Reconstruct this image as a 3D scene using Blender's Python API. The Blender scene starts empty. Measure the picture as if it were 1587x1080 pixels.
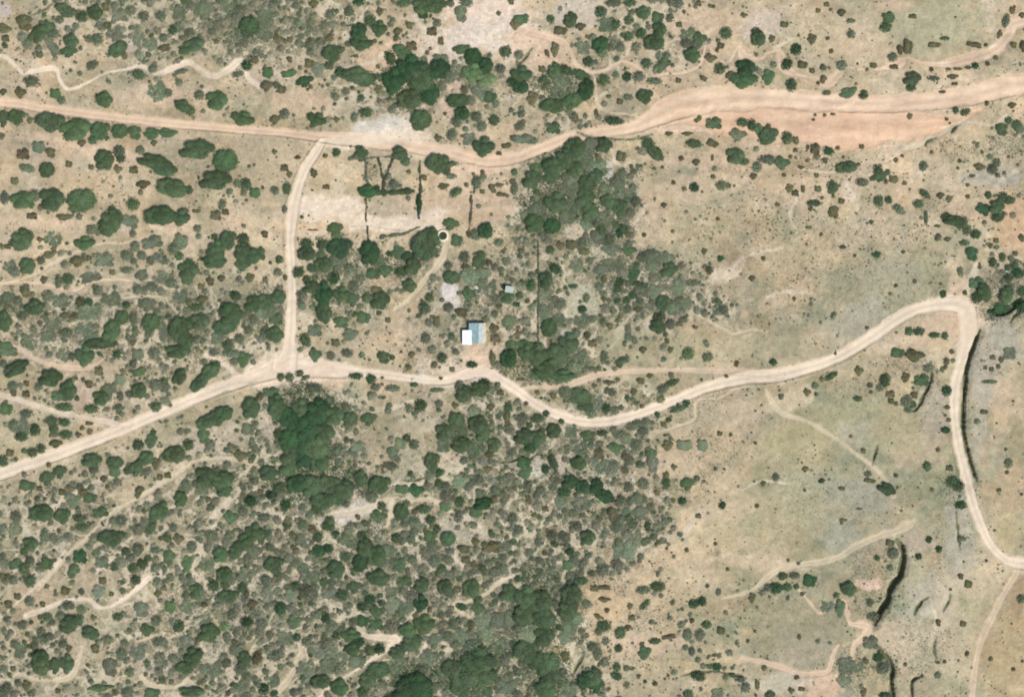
import bpy, bmesh, math, random
import numpy as np
from mathutils import Vector, Matrix
SC = bpy.context.scene
COL = SC.collection
R = math.radians
S = 0.3                      # metres per photo pixel
W_PX, H_PX = 1587.0, 1080.0
rng = np.random.default_rng(7)
random.seed(7)
def wx(px): return (px - W_PX / 2) * S
def wy(py): return (H_PX / 2 - py) * S

# ------------------------------------------------------------------ camera, sky, sun, exposure
cam = bpy.data.cameras.new("camera")
cam_o = bpy.data.objects.new("camera", cam)
COL.objects.link(cam_o)
CAM_H = 900.0
cam_o.location = (0, 0, CAM_H)
cam.sensor_width = 36.0
cam.lens = 36.0 * CAM_H / (W_PX * S)
cam.clip_start = 1.0
cam.clip_end = 8000.0
SC.camera = cam_o
SUN_EL, SUN_AZ = 57.0, 138.0     # azimuth clockwise from north: the sun stands in the south-east
world = bpy.data.worlds.new("World")
SC.world = world
world.use_nodes = True
nt = world.node_tree
sky = nt.nodes.new("ShaderNodeTexSky")
sky.sky_type = 'NISHITA'
sky.sun_disc = False
sky.sun_elevation = R(SUN_EL)
sky.sun_rotation = R(SUN_AZ)
sky.dust_density = 2.0
bg = nt.nodes['Background']
bg.inputs[1].default_value = 0.11
nt.links.new(sky.outputs[0], bg.inputs[0])
sun = bpy.data.lights.new("sun", 'SUN')
sun.energy = 3.6
sun.angle = R(0.5)
sun.color = (1.0, 0.965, 0.90)
sun_o = bpy.data.objects.new("sun", sun)
COL.objects.link(sun_o)
sd = Vector((math.sin(R(SUN_AZ)) * math.cos(R(SUN_EL)), math.cos(R(SUN_AZ)) * math.cos(R(SUN_EL)), math.sin(R(SUN_EL))))
sun_o.rotation_euler = sd.to_track_quat('Z', 'Y').to_euler()
sun_o.location = sd * 300
SC.view_settings.view_transform = 'Standard'
SC.view_settings.look = 'None'
SC.view_settings.exposure = 0.42
SC.view_settings.gamma = 1.0
try: SC.view_settings.use_curve_mapping = False
except Exception: pass
SC.cycles.filter_width = 1.9
SC.cycles.max_bounces = 5
SC.cycles.diffuse_bounces = 3

# ------------------------------------------------------------------ helpers
def lin(c):
    c = np.asarray(c, float) / 255.0
    return np.where(c <= 0.04045, c / 12.92, ((c + 0.055) / 1.055) ** 2.4)
KSUN = 1.75                      # how much brighter a flat sunlit surface shows than its albedo
def alb(r, g, b, k=KSUN): return lin((r, g, b)) / k
_T = rng.random((4, 256, 256))
def vnoise(x, y, scale, seed):
    x = np.asarray(x, float) / scale + seed * 17.3; y = np.asarray(y, float) / scale + seed * 9.1
    xi = np.floor(x).astype(int); yi = np.floor(y).astype(int)
    fx = x - xi; fy = y - yi
    fx = fx * fx * fx * (fx * (6 * fx - 15) + 10); fy = fy * fy * fy * (fy * (6 * fy - 15) + 10)
    t = _T[seed % 4]
    a = t[xi & 255, yi & 255]; b = t[(xi + 1) & 255, yi & 255]
    c = t[xi & 255, (yi + 1) & 255]; d = t[(xi + 1) & 255, (yi + 1) & 255]
    return (a * (1 - fx) + b * fx) * (1 - fy) + (c * (1 - fx) + d * fx) * fy
def fbm(x, y, scale, seed, octv=4, gain=0.5):
    s = 0; a = 1; n = 0
    for i in range(octv):
        s = s + a * vnoise(x, y, scale / 2 ** i, seed + i * 3); n += a; a *= gain
    return s / n
def sstep(a, b, x):
    t = np.clip((x - a) / (b - a), 0, 1); return t * t * (3 - 2 * t)
def tag(o, label=None, cat=None, group=None, kind=None):
    if label: o['label'] = label
    if cat: o['category'] = cat
    if group: o['group'] = group
    if kind: o['kind'] = kind
    return o
def link(name, me, mats=(), parent=None, loc=None):
    o = bpy.data.objects.new(name, me); COL.objects.link(o)
    if me is not None and not me.materials:
        for m in mats: me.materials.append(m)
    if parent is not None: o.parent = parent
    if loc is not None: o.location = loc
    return o
def np_mesh(name, co, faces, colors=None, smooth=False, matidx=None):
    me = bpy.data.meshes.new(name)
    nv = len(co); nf, k = faces.shape
    me.vertices.add(nv); me.vertices.foreach_set('co', np.ascontiguousarray(co, np.float32).ravel())
    me.loops.add(nf * k); me.loops.foreach_set('vertex_index', np.ascontiguousarray(faces, np.int32).ravel())
    me.polygons.add(nf)
    me.polygons.foreach_set('loop_start', np.arange(0, nf * k, k, dtype=np.int32))
    me.polygons.foreach_set('loop_total', np.full(nf, k, np.int32))
    me.polygons.foreach_set('use_smooth', np.full(nf, smooth, bool))
    if matidx is not None: me.polygons.foreach_set('material_index', matidx.astype(np.int32))
    me.update(calc_edges=True)
    if colors is not None:
        a = me.color_attributes.new('tint', 'FLOAT_COLOR', 'POINT')
        c = np.ones((nv, 4), np.float32); c[:, :3] = colors
        a.data.foreach_set('color', c.ravel())
    return me
def new_mat(name):
    m = bpy.data.materials.new(name); m.use_nodes = True
    p = m.node_tree.nodes['Principled BSDF']
    p.inputs['Specular IOR Level'].default_value = 0.15
    return m, m.node_tree, p
def simple_mat(name, rgb, rough=0.7, metal=0.0, nscale=3.0, namt=0.25):
    m, t, p = new_mat(name)
    p.inputs['Roughness'].default_value = rough; p.inputs['Metallic'].default_value = metal
    tc = t.nodes.new('ShaderNodeTexCoord'); n = t.nodes.new('ShaderNodeTexNoise')
    n.inputs['Scale'].default_value = nscale; n.inputs['Detail'].default_value = 6
    t.links.new(tc.outputs['Object'], n.inputs['Vector'])
    r = t.nodes.new('ShaderNodeValToRGB')
    r.color_ramp.elements[0].position = 0.3; r.color_ramp.elements[1].position = 0.72
    r.color_ramp.elements[0].color = tuple(float(c) * (1 - namt) for c in rgb) + (1,)
    r.color_ramp.elements[1].color = tuple(min(1, float(c) * (1 + namt * 0.5)) for c in rgb) + (1,)
    t.links.new(n.outputs['Fac'], r.inputs['Fac']); t.links.new(r.outputs['Color'], p.inputs['Base Color'])
    return m

# ------------------------------------------------------------------ materials
def ground_material():
    m, t, p = new_mat('dry_soil')
    p.inputs['Roughness'].default_value = 0.95; p.inputs['Specular IOR Level'].default_value = 0.05
    at = t.nodes.new('ShaderNodeAttribute'); at.attribute_name = 'tint'
    geo = t.nodes.new('ShaderNodeNewGeometry')
    def noise(scale, det, rough=0.6):
        n = t.nodes.new('ShaderNodeTexNoise'); n.inputs['Scale'].default_value = scale
        n.inputs['Detail'].default_value = det; n.inputs['Roughness'].default_value = rough
        t.links.new(geo.outputs['Position'], n.inputs['Vector']); return n
    n1 = noise(0.35, 5, 0.65); n2 = noise(1.3, 3)
    mr = t.nodes.new('ShaderNodeMapRange'); mr.inputs['From Min'].default_value = 0.25; mr.inputs['From Max'].default_value = 0.75
    mr.inputs['To Min'].default_value = 0.80; mr.inputs['To Max'].default_value = 1.18
    t.links.new(n1.outputs['Fac'], mr.inputs['Value'])
    # rougher mottling only where the attribute says soil is unworn (alpha-free: second attribute)
    mr2 = t.nodes.new('ShaderNodeMapRange'); mr2.inputs['From Min'].default_value = 0.3; mr2.inputs['From Max'].default_value = 0.7
    mr2.inputs['To Min'].default_value = 0.84; mr2.inputs['To Max'].default_value = 1.12
    t.links.new(n2.outputs['Fac'], mr2.inputs['Value'])
    mu = t.nodes.new('ShaderNodeMath'); mu.operation = 'MULTIPLY'
    t.links.new(mr.outputs[0], mu.inputs[0]); t.links.new(mr2.outputs[0], mu.inputs[1])
    a2 = t.nodes.new('ShaderNodeAttribute'); a2.attribute_name = 'wear'
    mx = t.nodes.new('ShaderNodeMix'); mx.data_type = 'FLOAT'
    t.links.new(a2.outputs['Fac'], mx.inputs[0]); t.links.new(mu.outputs[0], mx.inputs[2]); mx.inputs[3].default_value = 1.0
    vm = t.nodes.new('ShaderNodeVectorMath'); vm.operation = 'SCALE'
    t.links.new(at.outputs['Color'], vm.inputs[0]); t.links.new(mx.outputs[0], vm.inputs['Scale'])
    t.links.new(vm.outputs[0], p.inputs['Base Color'])
    bp = t.nodes.new('ShaderNodeBump'); bp.inputs['Strength'].default_value = 0.5; bp.inputs['Distance'].default_value = 0.12
    n3 = noise(2.2, 4); t.links.new(n3.outputs['Fac'], bp.inputs['Height']); t.links.new(bp.outputs[0], p.inputs['Normal'])
    return m
def foliage_material():
    m, t, p = new_mat('foliage')
    p.inputs['Roughness'].default_value = 0.75
    at = t.nodes.new('ShaderNodeAttribute'); at.attribute_name = 'tint'
    oi = t.nodes.new('ShaderNodeObjectInfo')
    mx = t.nodes.new('ShaderNodeMix'); mx.data_type = 'RGBA'; mx.blend_type = 'MULTIPLY'; mx.inputs[0].default_value = 1.0
    t.links.new(at.outputs['Color'], mx.inputs[6]); t.links.new(oi.outputs['Color'], mx.inputs[7])
    t.links.new(mx.outputs[2], p.inputs['Base Color'])
    return m
M_SOIL = ground_material(); M_LEAF = foliage_material()
M_BARK = simple_mat('bark', (0.11, 0.085, 0.06), 0.9, nscale=8)
# ------------------------------------------------------------------ terrain: tracks, washes, gullies (photo pixels)
CREAM = alb(240, 221, 195); TANROAD = alb(222, 199, 170); PINK = alb(232, 204, 174); PALE = alb(236, 217, 190)
TRAIL = alb(219, 203, 172); SAND = alb(229, 202, 173)
# (object name, label, colour, half width px, points "x,y[,halfwidth]")
TRACKS = [
 ('dirt_road', 'broad pink dirt road running across the north of the plain', PINK, 8,
  "-160,140,7 0,158,7 25,160,7 50,165,7 100,172,7 202,185,7 302,195,6 400,203,6 450,207,6 500,213,8 602,221,12 660,230,10 702,237,9 745,249,9 800,245,9 835,232,9 876,216,9 920,207,9 951,202,9 985,196,10 1010,183,14 1052,165,20 1100,156,20 1187,152,17 1288,160,14 1389,161,13 1489,151,15 1540,140,16 1587,130,17 1760,110,17"),
 ('dirt_road', 'short pale road joining the two long roads beside the enclosure', CREAM, 6,"499,222,5 488,240,6 474,262,7 464,288,8 457,315,10 452,345,9 450,375,7 452,410,7 453,450,7.5 452,490,8 450,520,9 447,545,12 442,568,17"),
 ('dirt_road', 'long cream dirt road winding past the house to the eastern bend', CREAM, 8,
  "-160,790,10 0,734,10 50,717,10 100,700,9 150,681,9 200,661,9 250,640,9 300,618,9 350,599,9 400,583,10 440,570,15 480,570,14 520,574,12 560,577,8 600,581,7 650,588,6 690,590,6 740,578,8 765,582,9 800,604,9 830,626,8 870,645,8 910,654,8 950,652,8 1000,638,8 1050,619,8 1100,600,8 1150,588,9 1200,582,10 1250,571,9 1300,553,9 1350,523,9 1400,489,9 1440,474,9 1480,471,12 1500,482,16 1502,510,15 1493,560,10 1482,600,9 1480,640,8 1486,690,8 1496,730,8 1506,775,8 1520,815,7 1533,841,7 1552,862,7 1587,873,9 1760,880,9"),
 ('dry_wash', 'wide ragged flat of pink sand below the north road', alb(231, 193, 160), 20,"1030,188,6 1070,182,14 1120,188,22 1187,190,32 1250,194,32 1320,196,34 1390,192,30 1430,196,18 1475,190,8 1520,170,4"),
 ('dirt_track', 'narrow straight track leaving the eastern fork to the south', TANROAD, 5,
  "1578,876,6 1573,890,5 1556,918,5 1540,950,5 1530,972,5 1522,992,5 1513,1025,5 1507,1080,5 1500,1160,5"),
 ('dirt_track', 'faint track looping above the southern bend of the road', TANROAD, 5,
  "812,602,3 838,600,4 875,599,4 900,590,5 920,583,5 951,578,4 1027,574,4 1102,575,4 1160,578,5 1210,579,6"),
 ('dirt_track', 'narrow pale track entering from the west edge below scrub', CREAM, 4,
  "-120,600 0,613 40,624 80,636 110,643 145,650 170,655 200,660"),
 ('dirt_track', 'short pale spur meeting the western road at the junction', CREAM, 4.5,"318,550,2 332,556,3 353,569,4 378,589,5 400,583,5"),
 ('footpath', 'winding sandy path in the north-west scrub', CREAM, 3.2,
  "-60,60 0,86 15,94 35,113 48,112 76,106,4 88,110,3 93,126,2.5 106,139,2.5 131,131,2 161,115,2 202,106,2.5 222,103,3 242,115,3 277,101,4 295,98,4 315,113,4 333,119,4 353,108,5 370,95,5 378,100,3 385,121,3 402,134,4"),
 ('dry_wash', 'thin sandy wash crossing scrub on the west side', SAND, 2.2,
  "-60,436 0,439 50,439 80,444 101,451,1.5 121,449,1.5 141,437 176,434 200,436"),
 ('dry_wash', 'thin bare rill rising through the round bushes in the west', TRAIL, 2.2,
  "0,443,1 50,427,2 75,412 101,399 130,386 161,378 202,376 252,362,1.5"),
 ('dry_wash', 'short bare rill south of the thin wash in the west', TRAIL, 2, "190,462 225,460 252,461 262,470 275,485"),
 ('dry_wash', 'sandy rill above the narrow western track', SAND, 3.5,
  "10,528,1 25,541,2 43,551 71,563 90,569,4 106,570,5 135,571,4 150,565,2 165,553,1"),
 ('dry_wash', 'long pale rill south of the western road', TRAIL, 3,
  "400,724,2 378,716 340,711 302,716 265,741 240,756 214,772 164,802 141,830 108,858 85,885 60,915,2"),
 ('dry_wash', 'pale wash along the south-west corner', TRAIL, 3.2, "-60,1050 0,1057 30,1045 55,1052 90,1053,4 113,1046,5 120,1030,4 128,1010,2"),
 ('dry_wash', 'cream wash curving between bushes in the south-west', CREAM, 3, "40,955,4 63,946,4 84,938 101,931 136,929 156,941 176,938 202,921 218,907,4 232,895,5"),
 ('dry_wash', 'broad pink wash entering at the north-east corner', SAND, 8,
  "1760,0,10 1587,32,10 1565,52,9 1548,72,9 1525,86,9 1500,93,8 1475,99,6 1450,101,4 1425,98,2.5 1406,92,2 1392,100 1360,109,1.5 1335,110,1.5 1312,106,1.5 1298,118 1285,131 1262,124,4 1240,118,2 1225,112 1214,102 1211,86 1204,80,1.8 1190,84,1.8 1178,93,1.8 1153,86 1145,73,1.6 1130,98,1.6 1112,90,1.6 1098,70,2.5 1090,92,2.5 1085,102,1.8 1065,113,2 1027,116,1.8 1007,123,2 991,106,2 964,96,2 941,108,2.5 916,113,2.5 893,100,3 886,80,3 873,66,5 850,58,6 820,50,5"),
 ('footpath', 'thin pale path dropping from the wash to the pink road', TRAIL, 1.8, "921,114 924,135 927,161 938,172 951,177 970,178 991,182 1003,189"),
 ('dry_wash', 'thin wash draining the sand flat toward the south', TRAIL, 3,
  "1475,195,4 1464,203,5 1439,217,5 1420,226,4 1401,234 1376,250,2 1338,255,1.6 1310,263,2 1290,268,2 1273,268,1.6 1237,262,1.4"),
 ('footpath', 'broken pale trail running down the grassy slope', TRAIL, 3, "1187,604,2 1195,620,4 1212,641,4 1250,654 1288,676 1318,697 1343,715 1372,742,3 1385,770,4"),
 ('footpath', 'short pale spur on the upper grassy slope', TRAIL, 2, "1162,598,1.5 1140,604,1.5 1115,618 1082,622 1078,650 1052,661 1030,668 1017,671,5 1012,678,4"),
 ('footpath', 'curved pale trail over the lower grassland', TRAIL, 5,
  "1418,806,3 1406,815,7 1385,824,6 1363,830,6 1326,848 1300,864 1268,872 1237,876 1200,888 1165,916,3 1120,928,2"),
 ('dry_wash', 'pale sandy wash beside the grey flat in the south', SAND, 5,
  "1150,1020,3 1187,1027,4 1212,1034 1237,1044,4 1270,1043,4 1285,1036,4 1293,1012,4 1300,1000,2"),
 ('dry_wash', 'pale wash west of the deep gully', SAND, 4, "1240,915,1.5 1257,935,2 1275,951,2 1306,930,2 1314,950 1318,966,4 1335,968,6 1348,974,7 1335,990,6 1325,1000,5 1322,1020,4"),
 ('footpath', 'thin forked trail on the speckled slope', TRAIL, 2, "1068,480 1085,490 1102,500 1125,512 1140,518 1165,512 1190,515"),
 ('dry_wash', 'light gravel rill south of the dark wood', TRAIL, 3,
  "510,800,5 530,796,7 564,790,8 590,780,4 607,773,3 606,800,4 601,815,2"),
 ('dry_wash', 'light gravel rill among bushes below the house', TRAIL, 2.5, "632,778 650,774 670,775,4 690,785,3"),
 ('dry_wash', 'bright bare wash in the scrub at the bottom centre', PALE, 4,
  "545,975,2 556,981,4 575,986,5 600,988,7 616,990,7 604,1002,4 581,1019,3 551,1039,2.5 521,1057,2.5 496,1080,2.5 480,1120,2"),
 ('dry_wash', 'bare wash climbing from the bottom edge west of centre', TRAIL, 4, "425,1080,3 440,1062,5 450,1050,6 458,1030,5 468,1012,5 464,998,3"),
 ('dry_wash', 'short pale rill in scrub right of the bottom centre', TRAIL, 2.5, "800,892,2 773,904,3 753,921,3 725,932,3 702,937,3 728,956,3"),
 ('dry_wash', 'thin rills at the bottom left of centre', TRAIL, 2, "200,986,1.5 219,992 242,984 262,989 290,975,1 328,958,2 340,977,2 313,994,2 320,1009"),
 ('dry_wash', 'bare strip near the bottom edge', TRAIL, 3, "220,1048,4 239,1062,4 277,1064 292,1054,4 300,1062,3"),
 ('footpath', 'sandy path from the round tank toward the house yard', TRAIL, 3, "692,372,4 688,395,5 675,415,5 660,432,4 645,452,4 630,468,4 612,480,3"),
]
BARE = [ # soft blobs: x,y,rx,ry,angle,colour,strength
 (1160,183,115,24,-3,SAND,1),(1310,190,115,34,-2,SAND,1),(1400,195,60,24,15,SAND,.75),(1245,210,45,18,0,SAND,.7),(1320,222,70,10,0,SAND,.6),(1040,195,60,12,0,SAND,.75),(1085,200,50,6,0,PINK,.8),
 (512,320,58,17,-4,CREAM,1),(602,346,92,12,-2,CREAM,.9),(620,670,62,50,0,alb(172,160,132),.45),(690,650,30,40,0,alb(178,164,138),.3),(570,700,30,25,0,alb(172,158,134),.3),(620,333,40,12,0,alb(206,190,165),.6),(700,312,50,24,0,alb(214,190,160),.7),(770,318,38,24,0,alb(205,180,152),.6),(668,345,28,14,25,PALE,.7),
 (470,290,12,40,8,TRAIL,.4),(525,280,10,35,-10,TRAIL,.5),(700,262,45,14,0,PINK,.8),
 (600,203,58,24,8,alb(232,222,204),1),(590,190,40,10,12,alb(222,214,196),.8),(560,222,60,10,4,PALE,.8),(650,205,30,10,-35,PALE,.8),
 (750,28,66,36,0,alb(240,218,194),1),(790,58,54,32,-20,alb(236,220,198),1),(705,62,44,28,20,alb(234,218,198),.9),(660,88,50,14,0,alb(230,212,188),.8),(835,80,48,26,-30,alb(230,202,172),.9),(650,80,45,25,30,alb(226,206,180),.7),(595,90,45,22,20,alb(228,196,164),.8),(900,20,50,25,0,alb(228,216,196),.6),
 (1000,20,70,18,0,alb(215,200,172),.5),(1090,35,60,25,0,alb(222,196,166),.7),(1185,40,30,25,0,alb(228,210,192),.6),(1260,50,50,40,0,alb(205,192,160),.4),(1345,60,40,45,30,alb(224,202,172),.6),(1390,10,40,10,0,alb(226,196,168),.7),(1530,25,10,30,8,alb(222,206,178),.7),
 (1450,45,75,42,0,alb(186,180,148),.8),(1430,30,90,30,0,alb(184,178,146),.5),
 (745,560,28,26,0,PINK,.85),(735,540,14,20,0,PINK,.85),(700,575,35,8,5,PALE,.6),(660,568,16,16,0,alb(226,208,182),.7),(515,583,30,20,0,PINK,.85),(435,568,48,26,15,CREAM,1),(400,570,35,12,30,CREAM,.5),
 (697,456,13,22,0,alb(232,222,210),1),(705,470,9,14,0,alb(224,214,196),.8),(590,435,28,14,0,alb(210,184,154),.7),(620,470,40,20,30,alb(222,200,160),.5),(630,500,45,20,0,alb(208,188,158),.5),
 (940,265,12,18,0,alb(205,200,185),.9),(905,470,30,32,0,alb(196,194,170),.7),(880,518,24,8,0,alb(218,212,192),.8),(890,355,20,14,0,alb(214,200,172),.6),(925,395,25,10,-20,alb(212,204,178),.6),(995,430,18,8,-30,alb(214,206,184),.7),
 (1010,330,30,50,0,alb(214,190,160),.5),(1125,425,22,11,8,alb(233,216,186),.85),(1145,412,20,8,60,alb(228,210,182),.6),
 (1250,300,40,28,0,alb(216,192,162),.6),(1320,295,14,22,-25,alb(226,204,178),.7),(1215,460,60,14,25,alb(216,192,160),.5),(1210,400,40,30,0,alb(204,186,150),.5),
 (1500,330,50,16,0,alb(216,190,160),.5),(1570,350,30,45,0,alb(222,186,146),.7),(1540,275,45,14,0,alb(190,184,168),.7),(1490,440,16,40,20,alb(222,198,166),.7),(1490,500,35,30,0,alb(222,194,164),.85),(1440,505,40,22,30,alb(214,190,160),.8),
 (1390,445,70,55,0,alb(184,178,148),.6),(1320,500,60,30,30,alb(186,182,160),.6),(1385,425,46,16,10,alb(170,168,144),.4),
 (1558,530,30,36,30,alb(182,178,158),.8),(1530,580,25,50,0,alb(190,182,164),.7),(1565,630,30,60,0,alb(212,188,156),.6),(1520,650,12,70,-5,alb(196,186,164),.6),(1575,700,14,50,0,alb(170,160,126),.8),(1560,760,40,40,0,alb(205,182,146),.7),
 (1450,640,26,50,0,alb(200,188,166),.6),(1430,700,50,25,0,alb(208,188,154),.5),(1395,690,28,16,0,alb(186,178,140),.5),(1330,620,40,30,0,alb(184,178,144),.5),(1320,670,30,20,0,alb(192,186,162),.5),
 (1230,680,60,25,0,alb(196,184,146),.6),(1080,700,80,35,20,alb(214,190,154),.6),(1080,640,70,25,20,alb(206,192,160),.5),(1110,750,60,25,0,alb(202,186,150),.5),(1070,810,22,22,30,alb(230,204,166),.85),(1050,860,70,20,10,alb(220,196,160),.7),(1120,830,55,25,0,alb(206,190,152),.5),
 (1290,775,90,38,0,alb(182,180,150),.6),(1335,772,66,32,8,alb(168,166,144),.85),(1300,800,40,36,30,alb(172,168,142),.7),(1290,825,40,24,-30,alb(172,174,154),.6),(1240,700,70,30,0,alb(188,178,140),.4),
 (1240,968,72,40,8,alb(172,164,134),1),(1290,985,30,34,0,alb(174,166,136),.9),(1258,662,62,26,20,alb(178,170,130),.7),(1225,800,70,40,0,alb(182,172,138),.7),(1140,790,50,22,0,alb(186,174,138),.6),(1300,640,46,26,20,alb(172,170,136),.6),(1390,650,40,36,0,alb(184,174,138),.6),(1250,545,110,16,-12,alb(176,170,140),.6),(1090,540,90,20,0,alb(184,176,142),.5),(1410,880,26,50,0,alb(182,176,142),.6),(1475,870,18,80,0,alb(176,172,152),.7),(1575,930,20,50,0,alb(172,150,116),.8),(1240,1010,60,24,0,alb(172,164,142),.6),(1350,907,16,10,5,alb(230,200,174),.95),(1335,905,10,7,0,alb(226,196,170),.8),(1275,1062,35,25,0,alb(226,194,164),.8),(1210,1060,50,18,0,alb(216,206,182),.6),(1390,990,45,28,0,alb(214,194,166),.6),
 (1440,925,40,45,0,alb(198,190,168),.7),(1430,990,45,40,0,alb(204,192,166),.5),(1480,990,40,70,0,alb(212,194,162),.5),(1560,1000,40,70,0,alb(188,166,128),.75),(1500,900,45,40,0,alb(214,196,164),.6),(1040,720,60,24,15,alb(218,196,164),.6),(1110,790,60,16,10,alb(214,194,162),.6),(1180,870,70,14,-8,alb(218,198,166),.7),(1150,640,50,20,20,alb(214,196,164),.6),(1230,620,40,16,20,alb(218,200,168),.7),(1090,290,70,24,10,alb(216,194,164),.6),(1180,250,60,14,10,alb(216,192,162),.5),(1080,250,60,14,0,alb(218,192,164),.6),(1560,825,30,30,0,alb(196,182,142),.6),(1490,830,20,80,0,alb(192,186,166),.5),(1420,840,30,20,0,alb(208,188,166),.5),
 (1000,1000,55,20,0,alb(216,192,164),.6),(930,935,50,35,-10,alb(216,190,150),.7),(860,1010,18,16,0,alb(206,188,142),.9),(885,1020,12,40,15,alb(216,202,168),.7),(920,860,40,20,0,alb(214,194,160),.5),(1000,905,70,30,0,alb(214,190,156),.5),(1090,890,60,30,10,alb(210,190,156),.5),
 (545,797,52,15,15,alb(226,214,194),1),(585,785,26,10,10,alb(226,214,194),1),(466,770,14,14,0,alb(208,198,172),.8),(352,775,8,6,0,alb(230,214,180),1),(340,790,20,12,40,alb(222,206,178),.8),(600,760,20,30,0,alb(196,188,160),.4),(700,600,40,10,0,alb(206,194,172),.5),(660,640,40,30,0,alb(184,172,150),.5),(700,830,22,30,0,alb(206,196,178),.7),(730,820,30,14,-20,alb(196,186,166),.6),(832,724,14,16,0,alb(214,204,184),.9),(868,718,8,16,10,alb(214,198,178),.8),(935,785,20,10,-20,alb(190,180,146),.7),(945,695,18,10,0,alb(196,182,150),.4),(695,715,16,10,0,alb(220,200,176),.7),
 (420,655,16,26,0,alb(204,186,168),.7),(330,680,60,20,10,alb(200,184,166),.6),(150,490,20,40,0,alb(208,188,166),.3),(125,615,18,25,20,alb(206,180,162),.6),(35,510,30,16,20,alb(206,186,160),.4),(60,450,80,8,0,SAND,.4),(196,440,14,10,0,alb(206,188,160),.8),
 (100,300,60,8,0,SAND,.5),(60,345,90,10,0,SAND,.5),(190,350,18,12,-30,alb(208,190,166),.8),(260,350,40,10,0,SAND,.5),(290,370,14,50,0,alb(212,190,164),.5),(350,370,18,40,0,alb(212,190,164),.5),(180,245,60,10,-5,SAND,.6),(90,220,80,10,-10,SAND,.6),(230,150,60,20,0,SAND,.5),(420,255,50,50,0,alb(208,190,158),.5),
 (400,110,30,20,0,alb(222,202,176),.5),(440,115,20,8,0,PALE,.7),(480,160,60,20,0,alb(214,186,160),.5),(700,165,25,18,0,alb(220,194,168),.8),(705,135,15,12,0,alb(222,190,170),.8),(760,150,30,30,0,alb(206,190,150),.4),(1480,470,30,20,0,alb(226,196,168),.6),
 (200,70,12,12,0,alb(200,188,178),.7),(5,15,14,12,0,alb(196,184,176),.7),(330,75,18,10,0,alb(218,200,168),.7),(260,20,60,20,0,alb(166,158,134),.5),
 (250,830,40,40,0,alb(200,184,156),.4),(200,760,30,20,20,alb(206,186,152),.7),(140,900,60,30,20,alb(198,182,150),.5),(40,920,50,20,0,alb(206,184,152),.6),(120,1000,18,25,0,alb(206,186,158),.7),(240,1030,30,20,0,alb(198,184,168),.6),(20,1000,30,15,0,alb(202,184,154),.5),
 (440,1020,30,30,0,alb(186,176,152),.4),(150,960,50,40,0,alb(176,172,140),.3),
]
GULLY = [ # half width px, depth m, points
 (2.5,2.6,"1519,512 1513,530 1507,545 1501,566 1497,603 1494,641 1495,674 1502,704 1509,730 1514,745"),
 (4.2,3.4,"1389,836 1396,846 1399,858 1398,870 1396,884 1394,894 1384,905 1378,920 1375,932 1367,944 1360,956 1357,966"),
 (3.2,2.8,"1360,1002 1368,1012 1376,1020 1383,1034 1382,1050 1382,1066 1385,1090"),
 (2.0,1.8,"1429,1047 1418,1051 1413,1060 1414,1085"),
 (1.8,1.5,"1443,570 1445,582 1442,594 1434,610 1426,628 1419,636 1408,636"),
 (1.5,1.3,"1360,690 1357,702 1352,720"),
 (1.5,1.3,"1437,925 1427,932 1420,942 1416,952"),
 (5,2.5,"1535,482 1550,485 1562,481 1574,472 1590,462 1640,440"),
 (1.8,1.4,"1566,500 1572,490 1582,482 1600,470"),
 (1.6,1.3,"727,700 733,714 736,730"),(1.6,1.3,"770,716 785,715 800,712 810,706 822,711 834,703 848,708 857,722 864,736"),
 (1.5,1.2,"655,752 661,740 640,744 625,743"),
 (1.4,1.0,"800,100 810,94 818,84 824,76"),(1.4,1.0,"45,24 60,18 72,10 84,0"),
 (1.4,1.0,"895,205 915,212 940,214 980,216 1010,208"),
 (1.3,1.0,"1475,206 1480,198 1488,194"),(1.3,.9,"1434,224 1440,218 1450,214"),
 (1.6,1.3,"888,1048 893,1035 901,1022 905,1014"),
 (1.4,1.0,"1472,920 1470,930 1462,946"),(1.4,1.0,"1060,1046 1105,1040 1160,1050"),
 (1.3,.9,"1480,790 1484,830 1487,850"),(1.3,.8,"1450,990 1447,1005 1450,1020"),
]
TRACKS.sort(key=lambda t: {'dirt_road': 0, 'dirt_track': 1}.get(t[0], 2))
def pts(s):
    out = []
    for t in s.split():
        v = [float(q) for q in t.split(',')]; out.append(v)
    return out
def smooth_line(P, sub=5):
    P = np.array(P, float); n = len(P); out = []
    for i in range(n - 1):
        p0 = P[max(i - 1, 0)]; p1 = P[i]; p2 = P[i + 1]; p3 = P[min(i + 2, n - 1)]
        for k in range(sub):
            t = k / sub
            out.append(0.5 * ((2 * p1) + (-p0 + p2) * t + (2 * p0 - 5 * p1 + 4 * p2 - p3) * t * t + (-p0 + 3 * p1 - 3 * p2 + p3) * t ** 3))
    out.append(P[-1]); return np.array(out)
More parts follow.
